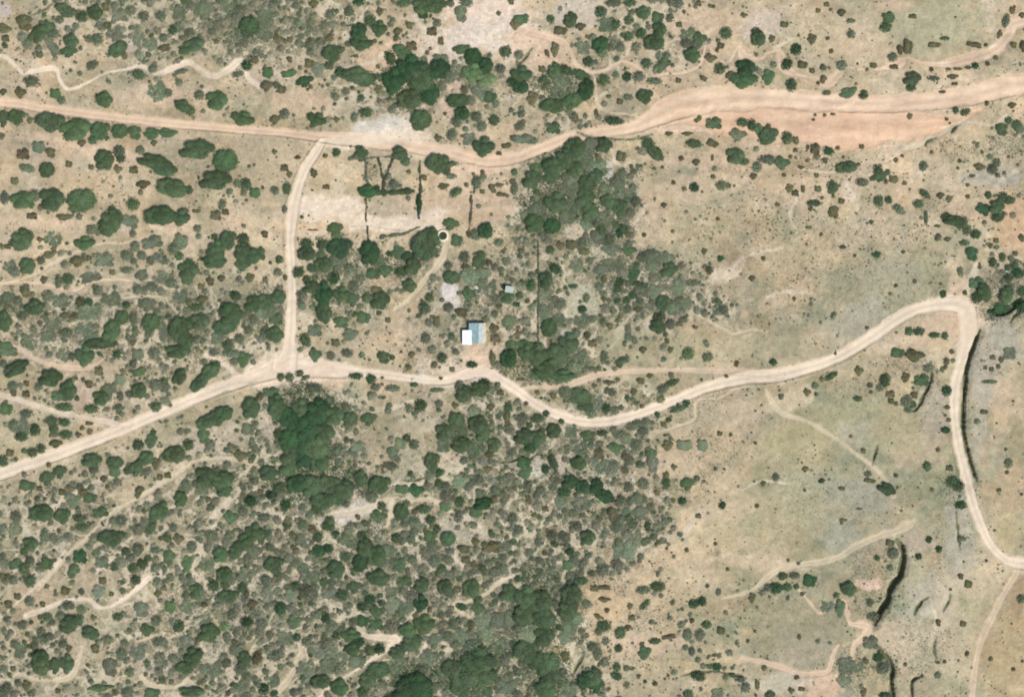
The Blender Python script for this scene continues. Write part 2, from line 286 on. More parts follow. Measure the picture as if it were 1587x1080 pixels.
# grid axes: fine inside the frame, stretching out to the horizon
def axis(half, step, far=3200.0):
    a = np.arange(-half, half + step / 2, step); ext = []; d = step; p = a[-1]
    while p < far: d = min(d * 1.22, 400); p = p + d; ext.append(p)
    ext = np.array(ext); return np.concatenate([-ext[::-1], a, ext])
AX, AY = axis(248, 0.42), axis(170, 0.42)
NX, NY = len(AX), len(AY)
PXA = AX / S + W_PX / 2; PYA = H_PX / 2 - AY / S
GX, GY = np.meshgrid(PXA, PYA, indexing='ij')           # photo pixel coordinates of each vertex
def line_field(P, maxd):
    """signed distance to polyline minus half width, in px (P rows: x,y,hw) and side"""
    D = np.full((NX, NY), 1e3, np.float32); Wd = np.zeros((NX, NY), np.float32); Sd = np.zeros((NX, NY), np.float32)
    for a, b in zip(P[:-1], P[1:]):
        m = maxd + max(a[2], b[2])
        i0, i1 = np.searchsorted(PXA, [min(a[0], b[0]) - m, max(a[0], b[0]) + m])
        j0, j1 = np.searchsorted(-PYA, [-(max(a[1], b[1]) + m), -(min(a[1], b[1]) - m)])
        if i1 <= i0 or j1 <= j0: continue
        X = GX[i0:i1, j0:j1]; Y = GY[i0:i1, j0:j1]
        d = b[:2] - a[:2]; L = max(d @ d, 1e-6)
        t = np.clip(((X - a[0]) * d[0] + (Y - a[1]) * d[1]) / L, 0, 1)
        ex = X - a[0] - t * d[0]; ey = Y - a[1] - t * d[1]
        q = np.hypot(ex, ey); w = a[2] + (b[2] - a[2]) * t
        sub = D[i0:i1, j0:j1]; k = q < sub
        sub[k] = q[k]; Wd[i0:i1, j0:j1][k] = w[k]; Sd[i0:i1, j0:j1][k] = (np.sign(d[0] * ey - d[1] * ex))[k]
    return D, Wd, Sd
def digits(rows, step, X, Y):
    A = np.array([[int(c) for c in r] for r in rows], float).T
    fx = np.clip(X / step - 0.5, 0, A.shape[0] - 1.001); fy = np.clip(Y / step - 0.5, 0, A.shape[1] - 1.001)
    i = fx.astype(int); j = fy.astype(int); u = fx - i; v = fy - j
    u = u * u * (3 - 2 * u); v = v * v * (3 - 2 * v)
    return (A[i, j] * (1 - u) + A[i + 1, j] * u) * (1 - v) + (A[i, j + 1] * (1 - u) + A[i + 1, j + 1] * u) * v
DENS = """24567777765434111235531111001112
35344445564335311245552211011111
12222222435688754743322311111000
21111222232155533421001200000111
11122111110111202662211321121123
11112222210222226886122111111111
22222222100110127886221101112232
12222333112334236774211111112233
33333433225544354566652101111135
66666656665434654667666221111016
65666656533224546633311111011001
33335443312112333773322100112300
24444212566444553455211111112001
23222345777435667777411111101000
22344555777534566788511000011000
45555566667567767887510111101100
55656666667888777777511111101110
65566667788887777777411111111110
43455677788887778832222231211100
45445677777778888732232111211101
56545667677778888742133101311001
43345567677888888642133210211001""".split()
DENS = [r[:32].ljust(32, '1') for r in DENS]
GREEN = """3456542123333453
2333444443023331
2233321144532124
2233212256444333
4555354557545665
4555233355444326
4345755656447665
5456766667457675
5556677665357664
4456777773478665
5456577884346664""".split()
XW, YW = (GX + (fbm(GX, GY, 60, 1) - .5) * 60), (GY + (fbm(GX, GY, 60, 2) - .5) * 60)
G = digits(GREEN, 100, XW, YW) / 9.0
G = np.clip(G + (fbm(GX, GY, 45, 3, 5, .6) - .5) * 1.15 + .06, 0, 1)[..., None]
c0, c1, c2 = alb(216, 194, 162), alb(190, 175, 143), alb(157, 157, 127)
COLR = np.where(G < .5, c0 + (c1 - c0) * G * 2, c1 + (c2 - c1) * (G - .5) * 2)
COLR = COLR * (1 + (fbm(GX, GY, 110, 19, 4, .6) - .5)[..., None] * .38)
ax_ = fbm(GX * .35 + GY * .12, GY * 1.15 - GX * .38, 22, 25, 4, .6) - .5
COLR = COLR * (1 + ax_[..., None] * .44)
pinkn = (fbm(GX, GY, 30, 5, 4) - .5)[..., None]
COLR = COLR * (1 + pinkn * np.array([.16, .0, -.2]))
def blob(X, Y, x, y, rx, ry, ang):
    a = R(-ang); dx = X - x; dy = Y - y
    u = (dx * math.cos(a) + dy * math.sin(a)) / rx; v = (-dx * math.sin(a) + dy * math.cos(a)) / ry
    return np.sqrt(u * u + v * v)
edge_n = (fbm(GX, GY, 16, 6, 4, .6) - .5)
BM = np.zeros((NX, NY))
for (x, y, rx, ry, an, c, s) in BARE:
    m = max(rx, ry) * 1.7
    i0, i1 = np.searchsorted(PXA, [x - m, x + m]); j0, j1 = np.searchsorted(-PYA, [-(y + m), -(y - m)])
    if i1 <= i0 or j1 <= j0: continue
    sl = np.s_[i0:i1, j0:j1]
    q = blob(GX[sl], GY[sl], x, y, rx, ry, an) + edge_n[sl] * 1.3
    w = (sstep(1.3, .65, q) * s)[..., None]
    COLR[sl] = COLR[sl] * (1 - w) + c * w
    BM[sl] = np.maximum(BM[sl], w[..., 0])
# fine mottle of dead grass, herbs and litter
mot = fbm(GX, GY, 7, 8, 3, .7) - .5
mot2 = fbm(GX, GY, 3.2, 11, 2, .7) - .5
Dg = digits(DENS, 50, XW, YW) / 9.0
COLR = COLR * (1 + (mot * .55 + mot2 * .45)[..., None] * (0.45 + .75 * Dg[..., None]))
def gapnet(x, y):
    """0 in the thin bare lanes that wind between the bushes, 1 elsewhere"""
    u = x * .82 - y * .57; v = (x * .57 + y * .82) * 1.25
    a = np.abs(fbm(u, v, 42, 81, 3, .55) - .5); b_ = np.abs(fbm(u, v, 24, 87, 3, .55) - .5)
    return np.minimum(sstep(.012, .060, a), sstep(.008, .044, b_))
GAP = gapnet(GX, GY)
thick = sstep(.32, .62, Dg + (fbm(GX, GY, 26, 15, 3) - .5) * .5)
litter = (thick * (.12 + .88 * GAP) * .72 * (1 - BM))[..., None]
COLR = COLR * (1 - litter) + (alb(172, 160, 132) + (fbm(GX, GY, 18, 17, 3)[..., None] - .5) * np.array([.10, .03, .06])) * (1 + (mot * .8)[..., None]) * litter
lane = (sstep(.25, .5, Dg) * (1 - GAP) * .85 * (1 - BM))[..., None]
COLR = COLR * (1 - lane) + alb(214, 201, 174) * lane
herb = sstep(.0, .2, fbm(GX, GY, 11, 13, 4, .6) - .5)[..., None] * (Dg * GAP * (1 - BM))[..., None] * .7
COLR = COLR * (1 - herb) + alb(132, 138, 106) * herb
# relief
BASEH = (fbm(GX, GY, 220, 21, 3) - .5) * 7 + (fbm(GX, GY, 50, 22, 3) - .5) * 1.6 + (fbm(GX, GY, 12, 23, 3) - .5) * .35
hgt = BASEH.copy()
edge = BASEH.copy()
LAB = np.full((NX, NY), -1, np.int16)
WEAR = np.zeros((NX, NY), np.float32)
wob = (fbm(GX, GY, 22, 31, 4, .6) - .5)
NOROAD = np.ones((NX, NY), bool)
for ti in range(len(TRACKS) - 1, -1, -1):
    nm, lb, colr, hw, ps = TRACKS[ti]
    P = smooth_line([(p[0], p[1], p[2] if len(p) > 2 else hw) for p in pts(ps)])
    D, Wd, Sd = line_field(P, 16)
    big = nm == 'dirt_road'
    q = D - Wd - (wob * np.minimum(Wd, 15) * (1.5 if nm != 'dirt_road' else 0.8) + mot * (1.5 if big else 2.2))
    wgt = sstep(3.8 if big else 2.6, -2.8 if big else -1.5, q)
    # crown between the wheel lines keeps a touch darker and rougher soil
    rut = 1 + 0.09 * np.cos(np.clip(D / np.maximum(Wd, 1), 0, 1) * 6.0) * -1
    c = colr[None, None, :] * (1 + (fbm(GX, GY, 26, 41 + ti, 3) - .5) * .22)[..., None] * rut[..., None]
    st = (.95 if big else .85 if nm == 'dirt_track' else .95 if (colr is CREAM or colr is SAND or colr is PALE) else .85) * (1 if big else np.clip(.35 + 1.1 * fbm(GX, GY, 30, 91 + ti, 3), .3, 1))
    ww = (wgt * st)[..., None]; COLR = COLR * (1 - ww) + c * ww
    WEAR = np.maximum(WEAR, wgt * (.55 if big else .4))
    sink = {'dirt_road': .35, 'dirt_track': .22}.get(nm, .3)
    hgt = hgt - sink * sstep(1.5, -1.5, q)
    if big: # graded berm on the southern shoulder
        side = np.where(Sd > 0, 1.0, 0.35)
        hgt = hgt + side * .38 * np.exp(-((D - Wd - 2.2) / 1.3) ** 2) * sstep(.35, .7, fbm(GX, GY, 60, 61, 2)) * 1.3
    LAB[q < 0] = ti
LANES = ["327,802,2 340,790,3 353,777,4","330,812,2 318,828,2 304,836,2 288,836,1","458,885,1.5 466,902,1.5 475,920,2 484,940,2 494,957,1.5","484,940,2 505,938,1.5 528,934,1","519,838,2 524,862,2 541,886,2.5 562,902,2","600,752,1.5 625,748,2 652,749,2.2 662,733,2","627,961,2 612,974,2 600,988,3","652,1010,2 660,998,2.5 670,986,2",
 "856,928,1.5 861,950,1.8 866,975,2 862,995,4","913,948,3 903,968,3 894,990,4 878,1022,4 883,1050,3","470,1040,2 480,1020,3 472,1000,3","700,852,3 712,870,3 728,886,2","640,958,1.5 630,930,1 640,905,1","560,745,1 548,775,2","205,830,2 190,850,2 170,870,2 150,885,2","0,960,2 30,930,2 60,905,2 90,870,2 110,840,1.5","60,800,1.5 100,775,1.5 140,750,1.5 180,735,1.5","250,800,1.5 275,780,1.5 300,760,1.5 320,748,2",
 "395,800,2 420,790,2 440,805,2.5 460,800,3","330,930,1.2 345,915,1.2 370,905,1.2","180,1010,1.5 200,990,1.5 225,975,1.5","380,655,2.5 400,640,2.5 415,650,2","560,640,1.5 600,635,2 640,620,2","690,790,2 720,800,2.5 745,815,3","770,905,2 790,895,3 800,888,3","835,900,1 845,880,1.2 870,870,1.5","640,25,3 660,50,4 690,70,4","600,80,4 580,95,4 560,100,2","930,150,1 950,140,1 975,150,1","1200,75,1 1230,60,1.5","1150,760,2 1180,745,2 1220,750,1.5","1060,830,3 1080,800,4 1100,790,2","1440,1000,1.5 1450,960,2 1440,930,2","1240,300,2 1225,330,2 1235,360,1","1150,400,1.5 1175,392,2 1210,385,1.5","1190,460,2 1220,452,2.5 1260,455,1.5","1310,285,3 1322,305,4 1330,325,2","960,360,1.5 985,345,2 1000,320,3","860,440,2 870,465,3 878,490,2","1465,200,2 1500,190,2 1535,195,2 1560,180,2","1550,280,3 1575,265,3","1500,450,3 1508,430,4 1515,410,3"]
for ps in LANES:
    P = smooth_line(pts(ps)); D, Wd, Sd = line_field(P, 10)
    ww = (sstep(2.4, -1.2, D - Wd - wob * 5 - mot * 3.5) * .85 * np.clip(.3 + 1.4 * fbm(GX, GY, 20, 33, 3), .3, 1))[..., None]
    COLR = COLR * (1 - ww) + alb(224, 209, 183) * (1 + (mot * .3)[..., None]) * ww; BM = np.maximum(BM, ww[..., 0])
for (x, y, rx, ry, an, c, s) in [(585,212,58,11,7,alb(240,222,198),.85), (560,222,60,6,4,PALE,.6),(560,214,75,7,5,alb(240,220,192),.9),(680,234,40,7,14,alb(236,212,182),.8), (648,212,26,9,25,PALE,.7),(512,322,54,12,-3,alb(238,220,194),.95),(604,346,86,8,-2,alb(236,218,192),.95),(658,336,26,10,20,alb(236,216,194),.8),(526,282,5,30,-6,TRAIL,.5),(470,326,18,16,0,alb(238,220,194),1),(700,285,34,10,10,alb(226,204,174),.8),(760,262,40,10,10,alb(232,204,174),.8),(488,580,50,16,8,alb(238,216,190),1),(432,580,40,18,15,alb(238,216,190),.95),(345,560,24,5,-35,alb(236,216,190),.9),(740,572,40,9,0,alb(236,214,188),.8),(690,565,26,10,0,alb(232,212,186),.7),(395,578,40,12,25,alb(236,216,190),.7),(735,582,36,9,0,alb(238,218,196),.8),(1510,500,20,26,0,alb(234,212,184),.7),(1060,172,40,14,-20,alb(230,198,166),.9), (680,592,40,6,-4,PALE,.6), (655,585,14,8,0,alb(236,224,204),.8)]:
    w = (sstep(1.3, .55, blob(GX, GY, x, y, rx, ry, an) + edge_n * 1.5 + mot * .8) * s)[..., None]
    COLR = COLR * (1 - w) + c * w
strk = fbm(GX * .22 + GY * .05, GY, 9, 29, 4, .62) - .5
sm = sstep(290, 240, GY) * sstep(980, 1060, GX) * (LAB >= 0)
COLR = COLR * (1 + (strk * .5 * sm)[..., None] * np.array([.8, 1.0, 1.15]))
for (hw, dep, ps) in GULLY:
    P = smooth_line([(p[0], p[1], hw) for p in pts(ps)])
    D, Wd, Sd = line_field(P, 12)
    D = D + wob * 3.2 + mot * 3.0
    # taper the ends
    de = np.minimum(np.hypot(GX - P[0][0], GY - P[0][1]), np.hypot(GX - P[-1][0], GY - P[-1][1]))
    tp = sstep(0, 14, de)
    w_ = hw * (.55 + .45 * tp)
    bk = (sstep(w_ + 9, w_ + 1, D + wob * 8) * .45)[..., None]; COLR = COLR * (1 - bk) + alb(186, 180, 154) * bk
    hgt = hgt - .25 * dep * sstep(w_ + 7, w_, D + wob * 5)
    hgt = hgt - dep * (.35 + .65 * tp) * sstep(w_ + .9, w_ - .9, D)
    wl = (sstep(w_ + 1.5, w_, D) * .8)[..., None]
    COLR = COLR * (1 - wl) + alb(112, 114, 80) * wl  # olive bank growth, with the gully's shade put into the dark tone
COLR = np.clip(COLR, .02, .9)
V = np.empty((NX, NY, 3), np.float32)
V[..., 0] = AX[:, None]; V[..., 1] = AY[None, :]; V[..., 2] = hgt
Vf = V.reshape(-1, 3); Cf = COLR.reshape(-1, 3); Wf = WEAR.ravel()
I, J = np.meshgrid(np.arange(NX - 1), np.arange(NY - 1), indexing='ij')
q0 = (I * NY + J).ravel()
FQ = np.stack([q0, q0 + NY, q0 + NY + 1, q0 + 1], 1)
FL = LAB[:-1, :-1].ravel()
def sheet(name, label, sel):
    F = FQ[sel]; u, inv = np.unique(F, return_inverse=True)
    me = np_mesh(name, Vf[u], inv.reshape(F.shape), Cf[u], smooth=True)
    a = me.attributes.new('wear', 'FLOAT', 'POINT'); a.data.foreach_set('value', Wf[u])
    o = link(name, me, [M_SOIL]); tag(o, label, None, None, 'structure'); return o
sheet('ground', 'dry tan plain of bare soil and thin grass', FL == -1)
for ti, (nm, lb, *_r) in enumerate(TRACKS):
    if (FL == ti).any(): sheet(nm, lb, FL == ti)
def bare_at(px, py):
    i = np.clip(np.searchsorted(AX, wx(px)), 0, NX - 1); j = np.clip(np.searchsorted(AY, wy(py)), 0, NY - 1)
    return BM[i, j]
def ground_z(px, py):
    px = np.asarray(px, float); py = np.asarray(py, float)
    x = wx(px); y = wy(py)
    i = np.clip(np.searchsorted(AX, x) - 1, 0, NX - 2); j = np.clip(np.searchsorted(AY, y) - 1, 0, NY - 2)
    u = (x - AX[i]) / (AX[i + 1] - AX[i]); v = (y - AY[j]) / (AY[j + 1] - AY[j])
    return (hgt[i, j] * (1 - u) + hgt[i + 1, j] * u) * (1 - v) + (hgt[i, j + 1] * (1 - u) + hgt[i + 1, j + 1] * u) * v
def on_track(px, py):
    i = np.clip(np.searchsorted(AX, wx(px)), 0, NX - 1); j = np.clip(np.searchsorted(AY, wy(py)), 0, NY - 1)
    return LAB[i, j] >= 0
# ------------------------------------------------------------------ plants traced from the photograph, in 400 x 270 px tiles at 3.9675 x
# "x y r k" / "x y rx ry k" / "x y rx ry angle k";  k: g dark green, d darkest, m grey-green, o olive brown, y light green
TILES = {}
TILES[(0,0)] = """145 140 48 o;290 165 38 g;235 215 62 45 50 g;165 270 35 m;435 260 45 g;415 320 48 30 0 g;320 290 60 30 -60 m;25 180 45 25 -20 o;35 238 22 o;245 340 25 o;360 120 25 m;400 60 60 35 -25 g;495 100 35 g;580 80 45 50 0 g;645 40 25 o;460 160 22 m;590 240 35 m;540 240 25 m;700 200 45 m;720 300 60 40 30 g;730 90 40 m;850 240 30 60 0 m;920 270 38 m;1000 230 25 m;1005 295 38 22 20 o;1190 280 58 40 15 g;1130 310 35 30 0 g;905 335 18 o;560 400 40 25 30 m;1060 180 28 g;1250 60 55 m;1390 40 50 m;1530 160 60 g;1470 60 35 m;1515 400 33 d;1565 370 30 o;120 570 33 o;340 580 38 g;375 615 25 m;15 565 20 o;640 620 50 g;850 460 42 30 -20 g;960 560 50 58 0 m;1030 570 25 m;1225 585 30 m;1330 625 60 g;1120 655 50 38 -15 g;1165 680 30 g;1490 730 65 38 -15 g;1460 455 35 18 10 m;1110 440 40 14 15 m;12 725 34 50 0 g;95 715 45 g;180 740 20 o;305 745 75 55 -8 g;460 805 90 65 15 g;615 800 50 g;570 860 30 g;655 850 15 g;735 805 50 42 0 g;825 815 40 42 0 g;935 825 50 32 0 g;1030 820 60 25 -5 g;1210 925 95 58 0 g;1385 990 72 70 0 g;950 1000 95 45 -15 g;1010 1040 80 40 -20 g;945 880 18 o;240 910 45 m;310 940 30 o;145 950 35 o;640 990 60 g;730 930 35 m;740 970 30 g;560 1030 20 o;720 1040 25 o;820 1045 25 o;420 1010 22 o;165 1035 45 25 -15 m;290 1045 45 g;860 925 25 m;500 880 22 o;10 840 18 o;880 100 30 m;1100 80 40 m;1160 200 30 m;1300 190 25 m;190 500 45 30 0 m;650 150 25 o;800 60 30 m"""
TILES[(400,0)] = """340 25 25 o;620 15 35 25 0 d;750 75 22 o;900 20 45 25 10 g;1000 50 45 g;1080 40 70 50 0 g;1010 80 40 d;1245 85 38 50 0 m;1280 20 40 25 0 m;1180 20 25 m;1555 10 20 o;1580 155 30 o;1480 85 15 o;120 240 28 o;195 245 22 o;320 265 40 28 35 m;35 210 40 m;45 110 55 m;455 325 52 g;520 305 18 o;690 130 35 g;620 200 48 d;745 180 42 g;635 270 60 38 0 g;800 210 13 o;930 160 22 o;858 195 24 o;1070 198 28 o;945 285 30 o;885 315 50 38 -30 g;810 355 30 45 20 g;1125 255 16 28 0 o;1250 310 55 28 10 g;1520 320 35 g;310 390 30 o;190 365 18 o;60 450 38 42 0 g;50 530 32 o;140 550 28 o;190 455 55 28 15 g;280 500 50 32 10 d;370 430 40 m;600 470 80 52 0 g;665 490 50 40 0 g;500 440 30 d;740 475 50 20 0 g;930 420 70 d;1010 480 80 g;830 500 60 70 0 d;1050 580 60 75 0 d;930 610 70 60 0 g;1110 430 60 d;1130 370 60 40 0 m;1000 380 40 m;740 550 25 o;1320 350 50 d;1400 410 45 d;1320 450 60 50 0 y;1400 500 60 40 0 y;1490 430 30 m;1560 510 30 d;1385 570 60 50 -40 m;1420 600 40 g;1230 620 70 40 0 g;1310 620 30 m;1255 700 42 d;1345 720 30 m;1450 740 32 g;1375 780 30 m;1385 905 60 52 0 g;1300 860 38 m;1195 830 30 35 0 m;1105 850 22 o;1275 795 18 m;1000 735 62 g;660 690 42 28 0 g;590 720 20 28 0 m;360 735 50 36 -20 g;320 715 25 d;100 735 28 o;160 700 30 m;480 735 18 o;470 640 12 o;540 605 12 o;1150 700 12 o;100 935 16 o;245 970 20 12 0 o;165 1035 22 o;480 940 25 d;415 960 15 o;340 1060 20 o;630 950 38 g;620 910 28 15 0 d;870 945 48 38 -20 g;905 990 28 g;1100 1000 60 58 0 g;1190 1010 45 18 10 g;1155 1045 28 g;925 1055 14 o;1380 1060 15 o;1575 1060 20 g;1530 900 35 20 15 o;1480 945 20 12 0 o;1570 850 20 m;1060 300 12 o;1040 325 14 o;735 410 14 o;600 345 18 10 o;755 265 12 o;715 255 14 o;1180 480 35 m;1130 530 30 m;240 140 25 m;440 90 30 m;560 70 30 m"""
TILES[(800,0)] = """20 125 50 35 20 g;210 120 25 g;335 125 42 g;265 190 42 28 0 o;395 165 28 22 0 o;520 75 35 g;600 20 45 25 0 m;700 20 40 22 0 g;560 155 50 45 0 m;610 150 30 g;780 85 42 g;695 125 28 g;865 105 38 g;945 110 25 m;765 200 32 d;690 225 28 g;740 160 20 m;655 215 15 g;880 190 40 50 0 g;850 260 60 50 0 g;520 280 55 42 35 d;580 290 25 m;640 290 30 m;530 330 30 m;410 300 40 m;440 380 30 g;490 385 15 m;240 310 25 40 0 o;190 330 12 25 25 o;15 340 28 m;1060 215 42 m;1130 240 40 g;1045 270 30 m;1080 345 48 g;1100 280 30 m;800 390 30 g;900 400 50 35 45 g;925 345 25 m;1290 205 35 g;1255 280 22 o;1490 240 42 45 0 g;1475 200 28 g;1570 240 15 o;1400 95 22 15 0 o;1215 40 12 o;1035 72 12 o;1005 150 18 o;1120 20 20 o;1000 20 30 m;1195 360 35 25 0 o;1250 425 32 g;1410 430 55 d;1395 490 75 48 0 g;1320 470 30 o;1550 480 38 42 0 g;1150 485 25 15 -20 o;30 465 60 45 0 g;30 540 45 40 0 d;100 610 35 38 0 o;160 430 25 o;165 490 30 20 30 g;235 440 40 45 0 g;305 435 42 30 -30 g;395 460 50 30 -25 g;275 505 50 45 0 m;430 555 50 60 0 d;350 620 62 42 20 g;230 650 70 42 0 g;180 650 35 m;300 600 45 m;535 490 35 g;615 460 20 m;680 470 28 d;755 470 35 30 0 m;850 500 45 20 0 m;790 590 42 g;690 600 30 20 0 m;635 625 20 o;995 495 18 o;600 745 55 25 -5 g;30 700 25 m;20 780 30 m;230 790 38 g;370 745 15 o;490 690 12 20 0 o;45 860 55 30 0 m;110 870 22 m;1215 760 45 38 0 g;1390 755 35 25 0 g;1450 770 25 35 0 g;1500 805 38 g;1565 830 35 40 0 g;1360 830 50 35 0 m;1530 865 38 25 0 g;1095 885 48 25 -5 g;1200 880 38 25 -20 o;940 825 25 12 0 o;1050 825 30 12 0 o;810 880 35 g;855 940 65 32 -55 g;1345 965 52 50 0 g;1405 995 28 22 0 g;1120 735 30 18 45 o;360 910 60 g;450 895 45 m;540 900 45 g;300 980 60 g;400 990 65 m;500 1030 55 m;220 1040 60 g;350 1050 50 g;180 1000 25 d;120 1045 40 g;640 960 30 35 0 o;710 1020 12 o;770 1020 12 o;850 1035 12 o;900 1030 10 o;1015 975 15 o;1105 1000 20 o;1205 970 10 20 0 o;1480 1030 30 m;1540 980 50 25 0 m"""
TILES[(1187,0)] = """110 152 26 20 0 o;285 243 28 o;185 305 32 35 0 d;40 240 20 o;375 28 16 o;320 65 16 o;400 60 10 o;465 80 22 o;520 130 25 15 0 m;525 215 25 m;755 115 40 42 20 g;735 170 35 30 15 g;400 318 14 o;380 238 12 o;900 105 22 15 0 o;130 395 30 38 -30 d;45 400 20 m;220 400 30 25 0 o;285 440 20 o;350 420 20 m;465 405 28 30 0 m;660 410 25 20 0 o;620 432 12 o;350 490 20 25 -30 o;320 515 12 o;155 525 32 38 0 g;865 290 28 50 0 o;820 310 18 30 0 o;1025 280 40 18 0 o;1095 240 30 12 0 g;1280 280 42 18 -10 o;1350 280 12 o;1475 130 22 40 -10 m;1435 215 15 25 -20 o;1520 280 20 o;1580 285 18 35 0 o;1575 95 18 o;1285 410 20 d;1360 395 15 o;1410 360 14 o;1180 430 30 10 0 o;1120 430 20 8 0 o;1240 420 20 10 0 o;785 415 25 15 0 o;775 355 28 m;895 490 48 42 0 g;890 540 28 25 0 g;1015 430 14 o;1145 475 30 15 0 o;1160 518 20 10 0 o;1085 565 20 10 0 o;505 575 55 28 15 g;470 590 25 12 0 o;597 585 28 g;370 575 25 15 0 m;1030 485 35 15 0 m;885 718 18 o;1165 680 20 g;1225 690 30 22 20 g;1355 640 14 o;1510 650 22 18 0 o;1445 797 38 g;1490 745 22 g;1540 770 30 28 0 g;1560 795 30 m;1110 735 12 o;1130 760 8 o;410 705 16 8 0 o;360 712 12 o;300 710 10 o;290 740 10 o;1160 800 25 10 45 o;1000 872 18 10 30 o;1020 935 12 o;590 905 18 o;15 830 50 45 0 g;130 850 32 38 0 g;15 775 15 o;185 870 20 30 0 o;380 930 35 25 -20 d;300 920 25 35 0 o;310 965 20 o;440 912 14 o;255 910 10 18 0 o;360 990 18 o;250 990 10 o;150 965 12 o;95 1005 45 38 0 g;20 985 25 m;215 1030 18 12 0 o;495 1030 65 35 5 g;570 1010 12 o;690 1045 30 g;750 1050 12 o;970 1020 25 28 -40 m;1315 1025 32 22 -15 o;1380 965 18 m;1420 1000 25 m;1395 1040 30 m;1190 990 12 o;840 960 10 o;800 985 14 o;475 968 10 o;1330 935 12 o;1495 965 10 o;1550 1015 10 o;180 925 15 o;1470 1065 12 o;1180 1035 10 o"""
TILES[(0,270)] = """90 45 28 o;25 145 25 40 0 m;135 165 66 52 15 g;185 185 25 g;210 130 35 m;320 165 70 72 0 g;500 160 86 70 0 g;195 258 30 22 0 o;380 265 35 20 0 o;425 262 30 15 0 o;815 185 38 35 0 g;875 62 38 25 0 o;1060 85 88 55 -15 g;1165 100 25 g;1325 45 88 56 0 g;1460 60 25 m;1510 65 35 g;1570 120 38 g;685 290 68 70 0 g;600 330 62 38 20 m;655 350 45 40 0 g;560 335 35 25 0 m;800 290 48 40 -20 m;815 365 20 25 0 m;985 255 90 58 0 g;1110 270 52 42 0 g;1130 225 35 18 0 m;1210 230 30 15 0 o;1330 255 30 32 0 o;1370 190 25 30 0 m;1390 235 20 o;135 405 70 60 0 g;240 402 20 15 0 o;320 395 46 48 0 m;10 445 18 o;45 445 18 o;515 425 58 36 5 g;830 445 30 m;935 420 58 40 15 m;1110 420 50 58 -20 m;1070 460 35 m;1100 505 25 g;470 535 42 32 0 o;540 515 18 o;640 525 46 m;780 500 38 32 0 m;820 535 20 m;870 500 28 m;930 530 28 30 0 m;1010 535 30 20 0 m;995 490 12 o;300 495 45 20 10 o;245 530 25 m;55 570 35 40 0 m;85 600 30 m;165 570 50 48 0 g;250 580 12 o;265 650 22 o;355 660 20 42 0 m;415 645 36 33 0 g;560 630 65 33 15 m;690 605 22 o;780 590 40 20 0 m;870 620 45 33 30 m;1155 600 60 55 0 g;1160 550 32 g;1150 650 40 g;1320 385 20 g;1405 400 44 55 0 g;1335 460 45 g;1320 540 72 42 0 g;1325 500 55 g;1495 400 35 g;1495 480 48 55 0 g;1550 510 55 48 0 g;1490 560 45 35 0 g;1010 640 58 42 -20 m;1050 670 30 m;930 690 38 28 0 m;1240 770 30 25 0 o;1450 750 35 28 -20 g;1540 640 28 25 0 o;1290 660 25 o;1230 690 20 o;1360 640 20 o;1110 750 40 m;150 730 28 o;40 760 40 m;100 775 30 m;210 825 62 48 15 g;395 868 28 20 0 o;240 915 15 o;20 910 50 66 0 g;30 1055 50 28 0 g;180 1030 45 m;330 930 55 33 25 m;400 975 45 28 0 m;300 1000 50 30 0 m;530 950 48 38 0 m;560 1010 42 m;540 790 26 d;600 720 30 m;680 770 52 42 0 m;560 850 80 48 0 m;370 780 45 m;290 750 35 m;685 970 52 66 -20 g;750 880 42 g;820 890 25 42 0 m;830 970 20 38 0 m;620 1040 95 32 0 g;930 910 52 g;900 800 48 38 0 m;1000 970 33 58 20 m;1035 880 22 m;1110 950 64 80 0 g;1150 1030 42 45 0 g;1230 915 52 g;1210 820 50 25 0 g;1420 870 72 70 0 g;1380 940 70 42 0 g;1560 800 48 50 0 g;1560 890 30 m;1470 1010 28 m;1530 960 25 m;1340 1010 40 m;820 1035 20 o;1400 1050 30 g"""
